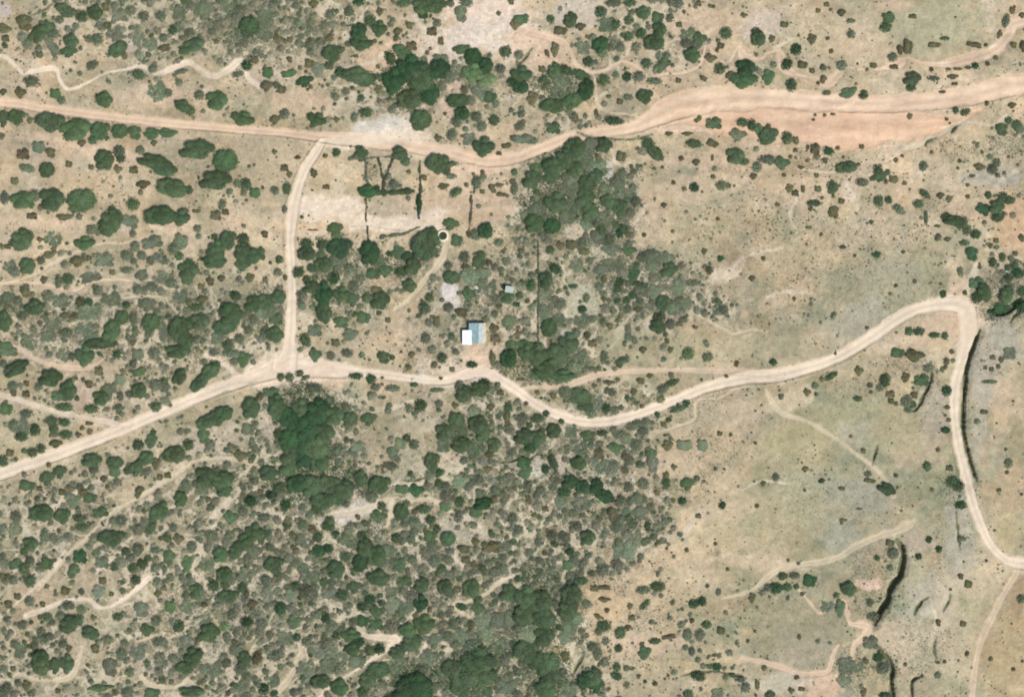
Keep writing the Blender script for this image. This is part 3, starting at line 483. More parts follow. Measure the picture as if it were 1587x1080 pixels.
TILES[(400,270)] = """670 110 56 42 0 d;725 88 22 d;105 100 25 m;180 90 28 35 0 g;165 220 15 25 0 m;420 80 20 15 0 o;345 5 18 o;195 5 18 o;270 265 12 o;830 60 28 m;1140 75 35 18 0 o;1215 110 40 25 35 g;1280 65 14 o;1345 50 28 36 0 m;1385 20 20 m;1380 110 18 o;1190 12 30 18 0 m;1440 90 20 30 20 o;1485 70 30 12 0 o;1490 125 30 14 0 o;1575 90 22 35 0 m;1020 20 18 o;40 370 22 o;10 490 33 42 0 g;130 525 24 g;75 545 12 o;122 605 24 m;45 650 14 22 0 o;168 635 14 18 0 o;470 335 42 38 0 g;480 375 28 34 0 y;300 430 40 33 0 g;300 490 52 42 0 g;395 435 32 g;390 500 28 y;500 450 66 56 0 d;400 560 52 46 0 g;480 540 52 m;250 605 34 g;330 580 28 g;350 640 20 m;300 650 25 g;465 640 33 36 0 d;560 580 30 m;330 700 48 38 0 g;400 740 50 70 0 d;405 860 48 66 0 g;510 740 48 42 0 g;590 690 35 m;580 770 35 42 0 g;270 740 30 m;270 810 25 m;510 910 48 34 0 g;640 880 42 38 0 g;570 990 48 33 0 m;350 960 40 m;290 1020 30 42 20 g;480 1040 30 28 0 o;685 490 62 70 0 d;720 530 50 38 0 m;805 490 25 18 0 d;860 480 38 g;920 510 38 d;950 570 44 52 0 g;880 600 42 28 0 g;780 590 40 g;700 610 48 36 0 g;630 640 30 25 0 m;930 690 43 g;750 780 52 56 0 g;670 760 32 y;720 710 35 25 0 o;800 900 20 o;930 840 12 o;1030 430 76 82 0 g;995 470 52 d;1060 370 45 g;1180 305 43 36 -15 g;1215 405 36 40 0 g;1400 350 42 48 0 d;1340 370 33 m;1480 420 30 22 0 m;1510 475 14 o;1190 635 50 38 -10 g;1025 825 34 37 0 g;1055 760 28 g;1130 775 15 m;1100 910 26 42 0 o;1190 1000 22 g;1030 1010 28 33 0 m;1250 850 42 26 0 o;1170 820 30 m;1295 740 38 43 0 g;1310 630 66 56 0 m;1390 610 52 38 0 m;1350 540 43 36 0 g;1370 500 30 g;1270 510 33 m;1400 700 55 m;1530 760 42 g;1510 690 16 d;1580 800 14 d;1480 810 22 m;1540 910 42 46 0 m;1450 950 28 o;1460 1010 28 o;1560 1060 40 g;50 780 56 42 0 g;130 760 42 g;10 850 38 m;110 890 38 g;40 970 30 m;100 990 56 50 0 g;60 840 40 m"""
TILES[(800,270)] = """95 40 48 58 0 g;210 30 48 33 0 g;330 40 55 m;430 60 56 g;490 20 45 g;130 220 52 46 0 m;110 310 60 55 0 g;240 180 62 54 0 g;220 320 50 45 0 d;300 260 50 m;340 110 52 m;420 150 55 g;450 230 50 g;370 200 42 m;430 310 38 m;540 90 42 m;560 170 45 g;540 280 42 m;620 100 45 m;630 200 45 g;700 150 38 m;720 80 25 m;740 170 32 m;700 240 32 m;600 50 30 m;650 270 25 m;500 385 45 m;520 350 33 g;630 365 28 d;570 400 36 m;580 460 55 36 0 m;690 470 42 33 0 g;690 430 25 m;830 480 35 20 0 m;780 510 35 m;850 525 45 m;930 520 42 m;940 590 46 g;830 570 38 m;870 610 38 m;590 560 66 42 0 m;520 590 38 m;420 480 40 25 0 o;340 440 36 o;270 440 25 o;370 560 38 m;720 620 40 43 0 d;760 680 48 20 -15 g;640 660 33 25 0 d;620 700 30 g;740 560 22 g;510 690 25 m;350 690 30 15 0 g;430 760 20 30 0 m;240 580 38 28 -35 d;180 660 38 56 0 g;180 740 38 m;720 740 25 d;760 780 25 m;540 770 18 o;620 780 22 d;680 775 22 d;800 710 46 m;850 725 40 m;900 790 36 50 0 g;1000 700 50 46 0 m;1040 800 38 m;960 830 38 m;880 880 36 g;870 940 50 40 -30 g;950 920 30 m;1005 920 18 o;405 830 25 d;400 900 42 m;470 890 25 m;750 830 28 18 0 o;690 950 20 30 0 m;575 935 20 o;180 850 45 m;200 940 46 54 0 g;260 900 40 m;270 800 36 m;930 1025 15 o;750 950 15 o;690 1000 25 m;470 1040 25 o;320 1040 55 g;60 1050 60 28 0 g;90 680 28 36 0 d;10 800 14 d;70 780 15 o;15 980 20 o;1095 80 28 d;1035 90 14 o;1265 70 40 30 0 m;1300 70 18 o;1210 15 15 o;1460 15 22 18 0 o;910 190 16 o;965 350 12 o;1260 518 20 d;1450 640 18 o;1160 475 18 o;1100 940 18 12 0 o;1520 520 14 o;970 50 14 o;1240 275 12 o"""
TILES[(1187,270)] = """110 8 12 o;310 8 14 o;145 90 24 o;180 118 20 o;228 95 14 28 0 o;322 95 24 o;408 80 32 42 0 g;415 135 12 o;345 148 12 o;295 180 45 20 0 g;275 215 15 o;462 165 20 o;415 235 30 38 30 o;70 185 14 o;590 50 35 25 0 m;700 15 55 28 15 g;740 45 15 g;790 35 32 28 0 o;855 55 14 o;695 168 28 35 0 g;755 158 22 g;820 220 40 25 -35 m;650 295 15 o;975 120 40 20 -35 g;938 182 32 25 -15 g;1075 132 20 o;1130 155 20 o;985 270 12 45 0 m;1055 318 20 10 0 o;1370 128 22 g;1460 140 33 28 0 g;1500 160 38 25 0 g;1420 205 42 g;1340 215 40 36 -30 d;1425 265 36 28 0 g;1110 260 35 26 0 g;1160 290 60 33 -10 g;1210 300 33 42 0 g;1240 350 25 m;1295 368 32 28 -20 g;1225 420 30 18 0 g;1118 400 20 14 0 o;1243 65 12 o;1245 138 14 o;1268 488 38 43 0 d;1420 410 20 o;1385 440 16 o;1455 510 22 25 0 g;1395 540 25 28 0 g;1575 395 22 o;1535 490 18 o;1490 575 20 g;1550 610 38 30 0 d;1490 640 28 g;1480 745 42 48 0 g;1570 720 30 g;1440 820 48 33 0 d;1300 670 42 38 0 g;1345 725 42 52 30 g;1295 760 32 g;1570 820 30 d;680 495 25 20 0 d;475 448 20 12 0 o;550 500 10 o;915 660 14 o;800 685 12 o;1090 735 20 22 0 d;1075 675 10 o;1200 600 18 32 10 m;1225 728 14 o;620 945 12 o;415 870 15 25 -25 m;880 965 28 25 0 g;940 965 33 27 0 g;1035 990 35 18 0 g;1100 995 22 g;765 735 10 o;1270 10 20 10 0 o;1425 5 15 o;265 330 22 12 0 o;340 370 12 o;845 480 12 o"""
TILES[(0,540)] = """50 20 50 30 0 m;520 45 52 56 0 g;100 125 72 42 25 g;50 140 33 m;310 185 66 52 0 g;420 260 48 64 0 g;370 290 48 36 0 g;235 240 25 m;160 215 18 o;160 280 22 o;75 235 30 m;80 275 20 o;395 360 52 24 0 g;30 370 40 g;390 40 38 m;440 50 25 m;300 40 20 m;720 35 28 d;850 40 42 m;950 30 35 m;1090 25 70 42 0 g;610 140 24 30 0 o;660 260 43 50 0 m;620 310 48 46 0 g;560 370 43 26 0 g;740 195 36 42 0 m;860 145 52 30 25 g;860 260 43 46 0 g;800 280 25 m;960 225 42 32 0 m;1015 240 30 m;1110 178 50 38 60 g;1225 215 58 36 38 g;1290 150 62 44 45 g;1320 110 36 g;960 355 32 g;1045 345 15 o;545 220 24 o;510 190 14 o;465 185 12 o;735 360 33 20 0 m;830 390 14 o;1080 245 14 o;1500 70 40 42 0 g;1420 30 55 24 0 m;120 480 48 54 0 m;130 540 38 28 0 g;210 500 33 36 0 g;160 400 43 24 0 m;80 470 30 m;315 445 38 28 0 g;395 455 32 24 0 g;330 490 28 g;405 530 36 28 0 g;340 585 36 24 0 o;250 615 28 g;195 640 30 g;150 630 18 g;55 640 25 o;15 690 30 36 0 g;480 530 18 o;545 460 25 12 0 o;505 490 15 o;850 590 32 g;930 570 38 g;1155 590 33 g;1075 650 62 52 0 g;840 740 50 38 40 g;900 680 52 42 40 g;960 710 26 33 0 o;565 690 55 42 0 g;580 740 30 m;710 700 50 36 0 g;710 760 38 43 0 g;365 755 38 g;288 795 40 42 0 g;160 840 52 33 0 g;245 860 18 o;1270 450 60 42 20 g;1375 405 62 45 20 g;1330 430 50 g;1250 540 38 46 0 g;1545 370 56 64 0 g;1290 590 30 m;1520 490 43 m;1475 660 38 33 0 o;1540 690 18 o;1415 600 20 o;1030 780 20 o;980 790 20 o;300 715 15 o;435 765 14 o;640 800 20 o;1260 790 56 54 0 g;1370 810 72 46 0 g;1375 870 50 46 0 g;1240 860 42 m;1310 800 45 g;1560 810 28 m;455 940 43 38 0 m;550 915 43 34 0 g;490 850 22 m;560 855 20 m;430 860 30 20 0 o;380 880 22 o;260 1010 70 50 0 g;385 1025 43 g;495 1040 43 24 0 g;625 1005 43 34 15 g;100 1035 33 m;230 925 20 m;1140 850 33 42 0 m;1110 930 42 46 0 g;980 1000 58 45 40 g;1540 935 37 d;1415 1040 42 38 0 g;750 1055 33 m;860 870 25 o;1490 1000 30 m;850 900 20 o"""
TILES[(400,540)] = """350 40 36 40 0 g;550 30 33 26 0 m;640 40 20 m;770 55 40 36 0 g;825 55 18 g;450 45 26 m;945 38 18 o;1315 98 32 22 0 d;1195 130 20 o;875 110 8 o;1125 180 12 o;1130 60 30 g;1070 10 25 m;1540 60 48 56 0 d;1440 60 18 43 0 o;140 178 22 g;195 180 25 g;255 155 25 20 0 g;290 180 30 12 20 g;600 170 42 20 0 d;697 188 28 d;765 180 10 o;765 220 10 o;960 222 22 14 0 d;340 240 48 28 0 m;830 245 43 20 0 m;80 270 48 33 0 g;210 290 20 o;120 380 48 g;110 330 42 g;200 420 66 d;260 370 50 g;370 390 72 d;470 420 56 g;570 430 43 g;300 500 75 d;200 560 66 d;280 590 66 d;400 530 62 g;360 620 72 g;280 680 56 d;200 660 56 g;190 730 52 g;380 700 55 g;130 520 33 g;60 770 56 46 0 g;240 830 60 52 0 d;330 850 62 g;430 830 66 50 0 g;480 900 62 g;400 930 68 45 0 g;540 870 55 g;630 800 38 52 0 g;680 430 43 38 0 g;620 600 43 36 0 m;500 620 36 m;750 830 56 50 0 g;700 910 35 m;820 720 43 28 0 m;830 640 38 42 0 m;870 580 38 m;915 550 25 g;960 590 30 m;1000 350 36 g;930 370 25 m;1070 690 40 54 0 g;1110 760 33 24 0 d;1060 770 33 m;1220 440 48 g;1140 520 46 54 0 g;1230 530 55 m;1350 460 55 50 0 g;1380 520 46 54 0 g;1250 590 60 42 0 g;1140 600 38 m;1350 600 43 m;1450 595 40 45 0 g;1330 390 38 m;1270 280 52 46 0 g;1360 255 56 46 0 g;1390 215 36 28 0 d;1240 230 30 m;1470 225 20 m;1100 255 40 15 0 m;1110 340 25 m;1430 360 22 o;1210 350 20 o;1530 430 22 40 0 o;1490 270 20 o;1335 670 36 28 0 m;1265 685 25 m;1410 740 26 o;1505 750 16 o;1350 810 43 32 0 m;1240 820 50 37 0 m;1150 850 33 m;890 865 48 34 0 g;970 870 46 36 0 d;1020 985 40 28 0 g;1150 975 40 36 0 g;1240 940 30 33 0 g;1530 920 22 o;1385 955 55 38 10 d;1340 1010 46 38 0 g;880 1000 43 50 0 g;910 950 25 g;740 1030 48 36 0 g;760 965 27 g;80 900 36 28 0 d;170 960 32 35 0 d;275 980 25 m;10 880 20 o;115 990 12 o;185 1060 25 o;615 1035 16 o;440 1060 30 g;360 985 35 g;1060 1050 30 g;910 1030 30 m;1560 640 30 m;1460 870 30 m"""
TILES[(800,540)] = """130 40 62 g;250 50 66 g;350 60 60 m;180 130 70 50 0 g;280 170 70 33 0 g;130 160 40 g;390 30 38 m;60 30 46 g;350 130 48 m;540 50 22 40 0 m;655 75 46 22 20 g;635 100 20 g;780 8 20 o;950 10 18 o;1180 50 30 m;1060 30 36 y;1580 85 22 d;1295 172 14 10 0 o;825 170 20 14 0 o;765 200 25 18 0 o;570 210 35 14 0 o;625 190 15 o;480 230 16 o;725 270 20 o;390 290 72 48 -15 g;300 270 36 m;420 350 50 36 -20 g;480 330 45 m;460 400 30 m;555 365 28 d;590 270 25 m;610 380 25 m;560 260 20 m;900 250 33 28 25 m;960 210 43 20 20 g;890 310 25 m;775 355 16 12 0 o;1000 370 50 20 20 g;1050 340 22 d;940 440 18 g;870 410 18 g;910 470 20 o;800 450 25 m;750 465 33 24 0 m;130 270 15 o;155 305 10 o;225 290 20 o;30 190 30 12 0 o;60 340 15 o;40 430 36 m;130 430 46 27 0 g;185 400 20 g;50 540 54 42 0 g;130 550 54 45 0 g;90 600 45 d;230 510 46 44 0 g;335 510 38 40 0 m;440 540 48 36 0 g;275 450 18 d;530 520 32 20 0 g;600 500 22 m;640 530 43 28 0 m;710 480 38 24 0 m;680 560 38 m;740 590 36 m;780 510 30 m;370 600 60 40 0 m;610 610 52 27 0 g;510 650 28 38 0 o;830 660 36 46 0 g;840 715 36 50 0 m;935 600 33 28 0 o;1040 600 55 40 0 m;1150 600 36 46 0 m;380 710 48 42 0 g;400 650 30 m;500 720 48 m;40 700 43 38 0 d;180 740 22 28 0 d;230 700 22 52 20 g;60 760 38 g;330 820 46 42 0 d;410 850 42 d;290 880 43 28 0 d;490 850 38 50 0 d;545 910 55 40 -30 d;70 840 30 m;150 870 28 m;80 930 20 28 30 o;270 940 33 46 0 m;640 940 32 m;780 830 33 m;690 850 30 m;920 830 24 38 0 g;1050 830 38 g;1110 800 20 m;1020 935 24 d;965 935 18 o;865 885 18 o;970 730 18 o;1265 962 24 22 0 d;1120 1028 16 o;1250 522 16 o;1320 530 12 o;1470 580 10 o;1155 815 10 o;1225 740 12 o;760 1010 42 m;590 1020 28 46 0 o;405 1020 16 o;180 985 18 o;510 1050 20 o;940 1050 18 o;1480 965 14 o;1520 830 16 o;640 1050 30 m;740 920 35 m;600 720 30 m;700 690 28 m;430 960 30 m;350 1010 30 m"""
TILES[(1187,540)] = """35 80 22 d;570 138 26 28 0 o;800 25 43 33 0 g;910 45 56 36 0 o;1000 120 36 26 0 m;960 195 43 38 0 g;860 180 27 o;730 195 33 40 0 g;700 240 22 m;765 280 26 22 0 o;770 325 22 o;800 340 16 o;865 325 36 36 0 m;915 285 22 o;870 375 30 20 0 g;905 345 22 g;1115 260 28 32 0 d;1120 360 18 13 0 o;1125 440 16 12 0 o;1105 500 28 20 0 d;1105 412 10 o;1145 20 14 o;1105 115 14 o;1130 735 20 o;1060 622 14 o;990 725 25 29 0 g;1145 820 36 g;1180 845 36 g;1190 960 35 25 0 d;1190 908 10 o;1020 868 14 o;740 865 50 36 -30 g;625 770 22 18 0 m;630 810 38 15 -10 o;598 628 16 o;520 540 10 o;565 308 26 18 0 g;645 268 12 o;640 225 18 m;400 170 42 18 30 g;345 190 16 o;250 270 22 o;305 280 12 o;300 230 20 m;90 295 15 20 0 m;345 812 20 15 0 d;465 860 22 12 0 o;575 985 18 8 0 o;475 1055 25 10 0 o;240 740 18 o;60 790 20 25 0 m;1395 55 16 o;1450 70 18 o;1390 130 18 o;1350 118 12 o;1430 110 15 o;1500 30 38 m;1380 205 43 12 0 m;1525 325 8 o;1340 390 25 15 0 o;1300 450 18 m;1475 620 10 o;1490 705 25 28 0 m;1430 870 14 o;1480 760 12 o;1570 895 10 o;800 780 14 o;808 855 10 o;240 870 10 o;425 25 8 15 0 o"""
TILES[(0,810)] = """90 40 38 54 -30 m;280 80 30 46 0 m;190 135 43 g;145 175 25 g;95 255 48 36 30 g;150 280 33 g;185 235 28 m;285 245 40 42 0 g;245 270 28 m;185 355 37 g;80 350 28 m;510 25 43 24 0 g;690 85 70 45 0 g;500 205 38 44 0 d;455 290 34 46 -40 g;600 185 25 m;710 265 28 g;635 240 38 m;820 275 30 g;880 250 33 g;915 215 22 g;850 160 33 38 0 m;925 35 30 46 -20 g;1035 210 38 45 -20 g;1095 100 31 o;1065 30 25 m;1150 250 36 46 0 g;955 275 27 m;1010 280 20 m;1175 150 30 33 0 m;1355 200 48 46 0 g;1270 240 37 50 0 m;1500 120 66 42 30 g;1560 60 50 48 0 g;1450 175 42 g;1560 180 43 m;1410 80 30 m;640 355 27 o;840 345 30 g;615 420 40 36 0 m;505 420 20 m;690 432 16 o;760 415 20 m;400 415 28 o;290 390 14 o;265 498 18 o;185 480 30 m;110 455 25 o;50 500 25 o;420 505 38 26 0 m;503 530 27 m;295 575 33 26 0 g;430 620 60 48 12 g;485 595 36 g;375 570 30 m;730 570 34 24 0 g;580 580 18 o;560 675 56 38 -20 g;665 715 36 27 0 m;870 530 46 m;905 655 43 36 0 g;960 600 30 m;1045 520 38 45 0 g;1160 520 42 m;1205 430 42 50 0 g;1310 390 36 g;1385 385 30 g;1400 450 56 36 0 g;1500 340 38 m;1380 320 46 g;1490 400 30 g;1550 500 28 o;1520 610 36 31 0 d;1380 635 28 y;1285 680 60 55 0 g;1260 600 38 42 0 m;1095 635 34 36 0 g;1140 730 38 m;1440 730 20 o;980 730 46 27 0 m;770 740 25 m;750 800 33 38 0 m;850 790 42 46 0 m;970 435 20 o;1005 400 18 o;1045 335 25 m;255 830 50 50 0 g;255 890 52 48 0 g;345 870 36 46 0 g;420 860 38 50 0 g;430 770 20 o;90 745 28 m;130 790 43 46 0 m;300 700 43 24 0 m;170 1000 28 o;680 880 46 55 0 m;800 910 28 m;1010 865 25 m;900 925 14 o;1000 960 25 m;1190 820 55 46 30 g;1140 885 54 36 0 g;1180 1040 72 32 0 g;930 1040 50 32 0 g;620 1010 75 20 5 g;790 1040 36 m;1500 840 42 50 0 g;1480 900 36 m;1390 860 30 m;1310 900 46 m;40 1020 36 m;360 1025 18 o;545 870 12 o;590 770 27 o;20 900 25 m;80 900 20 o;10 330 20 o"""
TILES[(400,810)] = """430 20 37 29 0 g;180 10 28 g;280 15 33 m;12 80 26 54 0 g;70 150 30 m;370 85 31 g;478 70 22 d;215 80 25 o;215 150 16 o;375 170 37 d;430 160 31 d;285 110 43 m;95 255 52 48 0 g;55 270 24 d;570 110 52 38 0 m;640 75 28 g;850 90 30 g;1050 80 39 g;1095 35 27 g;940 100 28 m;1168 95 44 g;1335 115 24 o;1430 150 48 36 0 o;1265 160 40 25 0 o;660 150 45 54 0 g;730 200 54 62 0 g;630 240 45 52 0 d;790 170 45 m;540 205 31 g;480 290 54 g;300 280 46 36 0 m;340 330 38 m;870 260 46 38 30 g;1090 235 36 m;1165 225 37 24 -30 m;950 225 27 m;1130 280 28 g;1205 282 14 g;1375 280 28 g;1420 245 27 m;1500 280 33 m;1300 310 25 m;1280 225 25 o;900 355 43 33 0 g;1010 380 46 43 0 g;1000 490 42 46 0 d;1150 390 42 46 0 g;1180 430 28 m;1310 400 50 58 0 g;1240 340 20 m;590 390 40 36 0 g;660 390 20 m;740 340 70 50 0 g;520 440 36 g;440 430 42 m;350 400 28 m;230 385 33 24 0 g;75 440 42 50 0 m;200 450 38 m;260 460 15 d;820 435 38 m;690 470 33 d;640 510 28 d;830 500 46 m;910 510 42 m;140 525 37 d;225 610 42 37 0 g;415 580 30 d;730 545 40 g;640 600 38 d;730 620 38 g;1020 620 60 54 0 g;920 660 54 45 0 g;950 730 62 50 0 g;1250 515 35 20 -15 d;1350 525 38 g;1350 470 28 g;1540 430 46 54 0 g;1480 600 72 55 0 m;1560 580 60 50 0 m;1380 600 55 m;1400 690 60 m;570 690 55 36 0 g;610 730 42 32 0 d;520 660 28 m;580 780 42 g;480 690 27 g;410 700 20 36 0 m;170 710 55 42 0 m;240 700 25 d;300 730 30 m;370 790 54 37 0 m;300 890 46 50 0 m;600 850 54 42 0 m;480 820 54 m;430 880 46 m;750 770 33 d;690 780 33 g;860 790 52 37 0 g;740 900 66 50 0 g;680 960 55 50 0 g;840 860 60 m;90 970 38 m;37 1018 31 d;98 1052 25 d;390 970 55 42 0 g;350 970 28 d;500 1010 55 g;220 1040 25 m;1350 850 95 75 0 g;1280 930 90 72 0 g;1380 940 80 68 0 g;1250 1010 60 g;1190 890 55 g;970 990 95 66 0 d;900 1040 66 d;1010 1050 60 d;1130 930 42 m;1080 720 38 46 0 m;1170 700 33 m;1050 830 54 m;1540 1010 52 m;1410 1040 38 g;1480 760 50 m;1200 620 36 m;1250 700 50 m"""
TILES[(800,810)] = """440 95 44 g;220 75 33 m;330 175 28 d;620 25 33 m;375 20 30 m;10 40 30 m;80 190 28 m;140 120 30 m;220 290 28 m;320 265 37 40 0 g;400 355 43 24 0 g;170 410 28 o;730 90 38 45 0 m;700 180 42 60 0 m;640 180 42 m;530 290 36 m;10 340 20 d;60 460 66 g;150 480 66 g;50 560 66 g;170 590 66 g;80 680 68 m;170 700 60 g;60 780 66 g;120 840 55 g;340 440 62 g;320 530 62 g;370 590 43 m;320 640 46 m;300 700 42 m;200 860 66 g;200 950 66 g;180 1030 62 g;260 640 20 d;300 820 28 o;420 970 46 d;480 950 50 g;490 1000 42 d;330 1040 40 m;400 665 20 o;435 690 16 o;540 630 40 34 -30 g;505 575 30 15 -20 o;505 665 25 m;640 670 33 38 0 g;685 640 18 o;710 580 20 o;700 510 18 o;550 725 20 27 0 m;630 770 25 g;790 800 40 37 0 g;775 745 15 o;850 725 35 20 0 g;940 700 40 15 10 o;790 500 20 38 -40 g;780 410 43 24 0 m;870 390 43 31 0 g;540 470 35 15 0 o;540 395 35 15 0 o;480 400 22 o;1090 495 28 d;1140 480 29 d;1255 660 25 o;1170 625 30 24 0 g;1055 690 28 36 0 m;1130 690 30 38 0 m;1040 765 18 m;1080 790 20 28 0 m;1130 785 14 m;1120 840 18 m;1150 880 18 m;1190 880 20 g;1235 885 27 d;1120 940 43 30 -20 g;620 890 22 31 0 g;625 945 25 g;600 935 18 g;680 895 20 m;715 895 20 12 0 o;755 945 14 o;855 990 16 o;680 1000 20 m;500 800 28 46 0 m;545 855 28 m;465 760 30 m;430 500 30 25 0 m;915 960 10 o;935 940 10 o;965 485 10 20 0 m;945 585 16 m;1455 465 22 28 0 o;1560 400 32 24 0 m;1470 668 10 o;1300 285 12 o;1225 128 12 o;1048 165 14 o;1480 990 14 33 0 o;1525 890 16 o;1410 1010 28 m;1060 1055 30 g;1240 1055 38 m;1560 1055 25 m;1175 385 14 o;1080 600 16 o;1380 965 30 15 0 m;1290 950 18 m;900 35 12 o;880 120 18 o;1425 728 12 o"""
TILES[(1187,810)] = """108 330 32 22 0 g;180 325 30 20 0 m;65 405 42 32 0 d;135 398 30 22 0 g;190 395 16 g;265 355 41 d;225 440 14 o;15 400 20 g;508 410 46 g;435 448 18 g;395 520 43 40 0 m;460 530 28 50 0 g;640 490 22 25 0 m;655 575 38 28 0 m;705 465 10 o;755 120 27 22 0 o;680 212 18 d;775 180 33 m;760 270 20 m;995 100 20 d;1055 158 20 d;932 203 20 d;1200 95 25 15 0 m;1190 325 18 o;1235 372 24 27 0 o;1055 610 16 22 0 o;1208 618 20 o;1235 803 14 18 0 o;1382 835 14 o;1095 850 12 o;1055 855 15 10 0 o;1055 935 22 m;960 935 12 o;645 735 41 m;690 825 34 28 0 d;720 890 40 33 0 m;490 880 46 55 0 m;545 880 46 33 0 m;475 970 43 38 0 m;205 700 12 18 0 o;320 728 14 m;395 738 12 m;190 950 14 o;155 1030 18 o;215 1018 22 14 0 o;25 1055 32 18 0 g;600 1040 18 28 0 o;730 1055 38 20 0 d;1210 235 8 o;465 3 10 o;205 250 12 o;142 232 10 o;855 870 12 o;1525 900 12 o;1580 850 10 o;1565 465 25 m;1130 405 10 o;1350 230 10 o"""
# ------------------------------------------------------------------ foliage builders
FOL = {'k': (.050, .062, .044), 'g': (.054, .084, .040), 'd': (.029, .062, .027), 'm': (.096, .114, .070), 'o': (.084, .082, .042), 'y': (.10, .145, .066), 's': (.138, .146, .096)}
KNAME = {'g': 'dark green', 'd': 'very dark green', 'm': 'grey-green', 'o': 'olive brown', 'y': 'light green'}
def leaf_cloud(cx, cy, cz, rx, ry, ang, hz, n, leaf, tint, seed=0, low=-0.1, jit=.22, up=.55):
    """many small leaf faces spread through the outer shell of ellipsoidal clumps -> co, faces, colours"""
    g = np.random.default_rng(seed)
    n = np.asarray(n, int); idx = np.repeat(np.arange(len(n)), n); M = len(idx)
    z = g.uniform(low, 1, M); ph = g.uniform(0, 2 * np.pi, M); sr = np.sqrt(np.clip(1 - z * z, 0, 1))
    f = g.uniform(1 - jit, 1.13, M) * np.where(g.random(M) < .25, g.uniform(.55, 1, M), 1)
    lx = np.cos(ph) * sr; ly = np.sin(ph) * sr
    nx, ny, nz = lx, ly, z
    X = lx * f * rx[idx]; Y = ly * f * ry[idx]; Z = z * f * hz[idx]
    ca = np.cos(ang[idx]); sa = np.sin(ang[idx])
    P = np.stack([cx[idx] + X * ca - Y * sa, cy[idx] + X * sa + Y * ca, cz[idx] + Z], 1)
    N = np.stack([nx * ca - ny * sa, nx * sa + ny * ca, nz + up * 1.6], 1) + g.normal(0, .38, (M, 3))
    N /= np.linalg.norm(N, axis=1, keepdims=True)
    A = g.normal(0, 1, (M, 3)); T = np.cross(N, A); T /= np.linalg.norm(T, axis=1, keepdims=True) + 1e-9
    B = np.cross(N, T)
    s = (leaf[idx] * g.uniform(.6, 1.3, M))[:, None]
    T = T * s * .62; B = B * s * .42
    co = np.stack([P + T, P + B * .95 + T * .1, P - T, P - B - T * .1], 1).reshape(-1, 3)
    F = np.arange(M * 4).reshape(-1, 4)
    v = g.uniform(.6, 1.42, (M, 1)); hue = g.normal(0, .07, (M, 1))
    C = tint[idx] * v * np.concatenate([1 + hue, 1 + 0 * hue, 1 - hue], 1)
    C = np.repeat(np.clip(C, 0.01, 1.6), 4, axis=0)
    return co, F, C
def tube(path, radii, k=7):
    """tapered limb along a path -> co, faces"""
    P = np.array(path, float); co = []; n = len(P)
    for i in range(n):
        t = P[min(i + 1, n - 1)] - P[max(i - 1, 0)]; t /= np.linalg.norm(t) + 1e-9
        a = np.cross(t, [0.3, .9, .1]); a /= np.linalg.norm(a); b = np.cross(t, a)
        for q in range(k):
            th = 2 * np.pi * q / k; co.append(P[i] + radii[i] * (a * math.cos(th) + b * math.sin(th)))
    F = [[i * k + q, i * k + (q + 1) % k, (i + 1) * k + (q + 1) % k, (i + 1) * k + q] for i in range(n - 1) for q in range(k)]
    return np.array(co), np.array(F)
def merge(parts):
    co = []; F = []; o = 0
    for c, f in parts: co.append(c); F.append(f + o); o += len(c)
    return np.concatenate(co), np.concatenate(F)
def wood(seed, tr=.05, limbs=5, trunk_h=.42, spread=.55):
    g = np.random.default_rng(seed); parts = []
    x, y = g.normal(0, .03, 2)
    parts.append(tube([(0, 0, -.12), (x * .4, y * .4, trunk_h * .5), (x, y, trunk_h)], [tr * 1.35, tr, tr * .8]))
    for i in range(limbs):
        a = 2 * np.pi * (i + g.uniform(-.3, .3)) / limbs; r = spread * g.uniform(.7, 1.1)
        parts.append(tube([(x * .7, y * .7, trunk_h * .7), (x + math.cos(a) * r * .45, y + math.sin(a) * r * .45, trunk_h + .08),
                           (x + math.cos(a) * r, y + math.sin(a) * r, trunk_h + g.uniform(.22, .38))], [tr * .7, tr * .45, tr * .18]))
    return merge(parts)
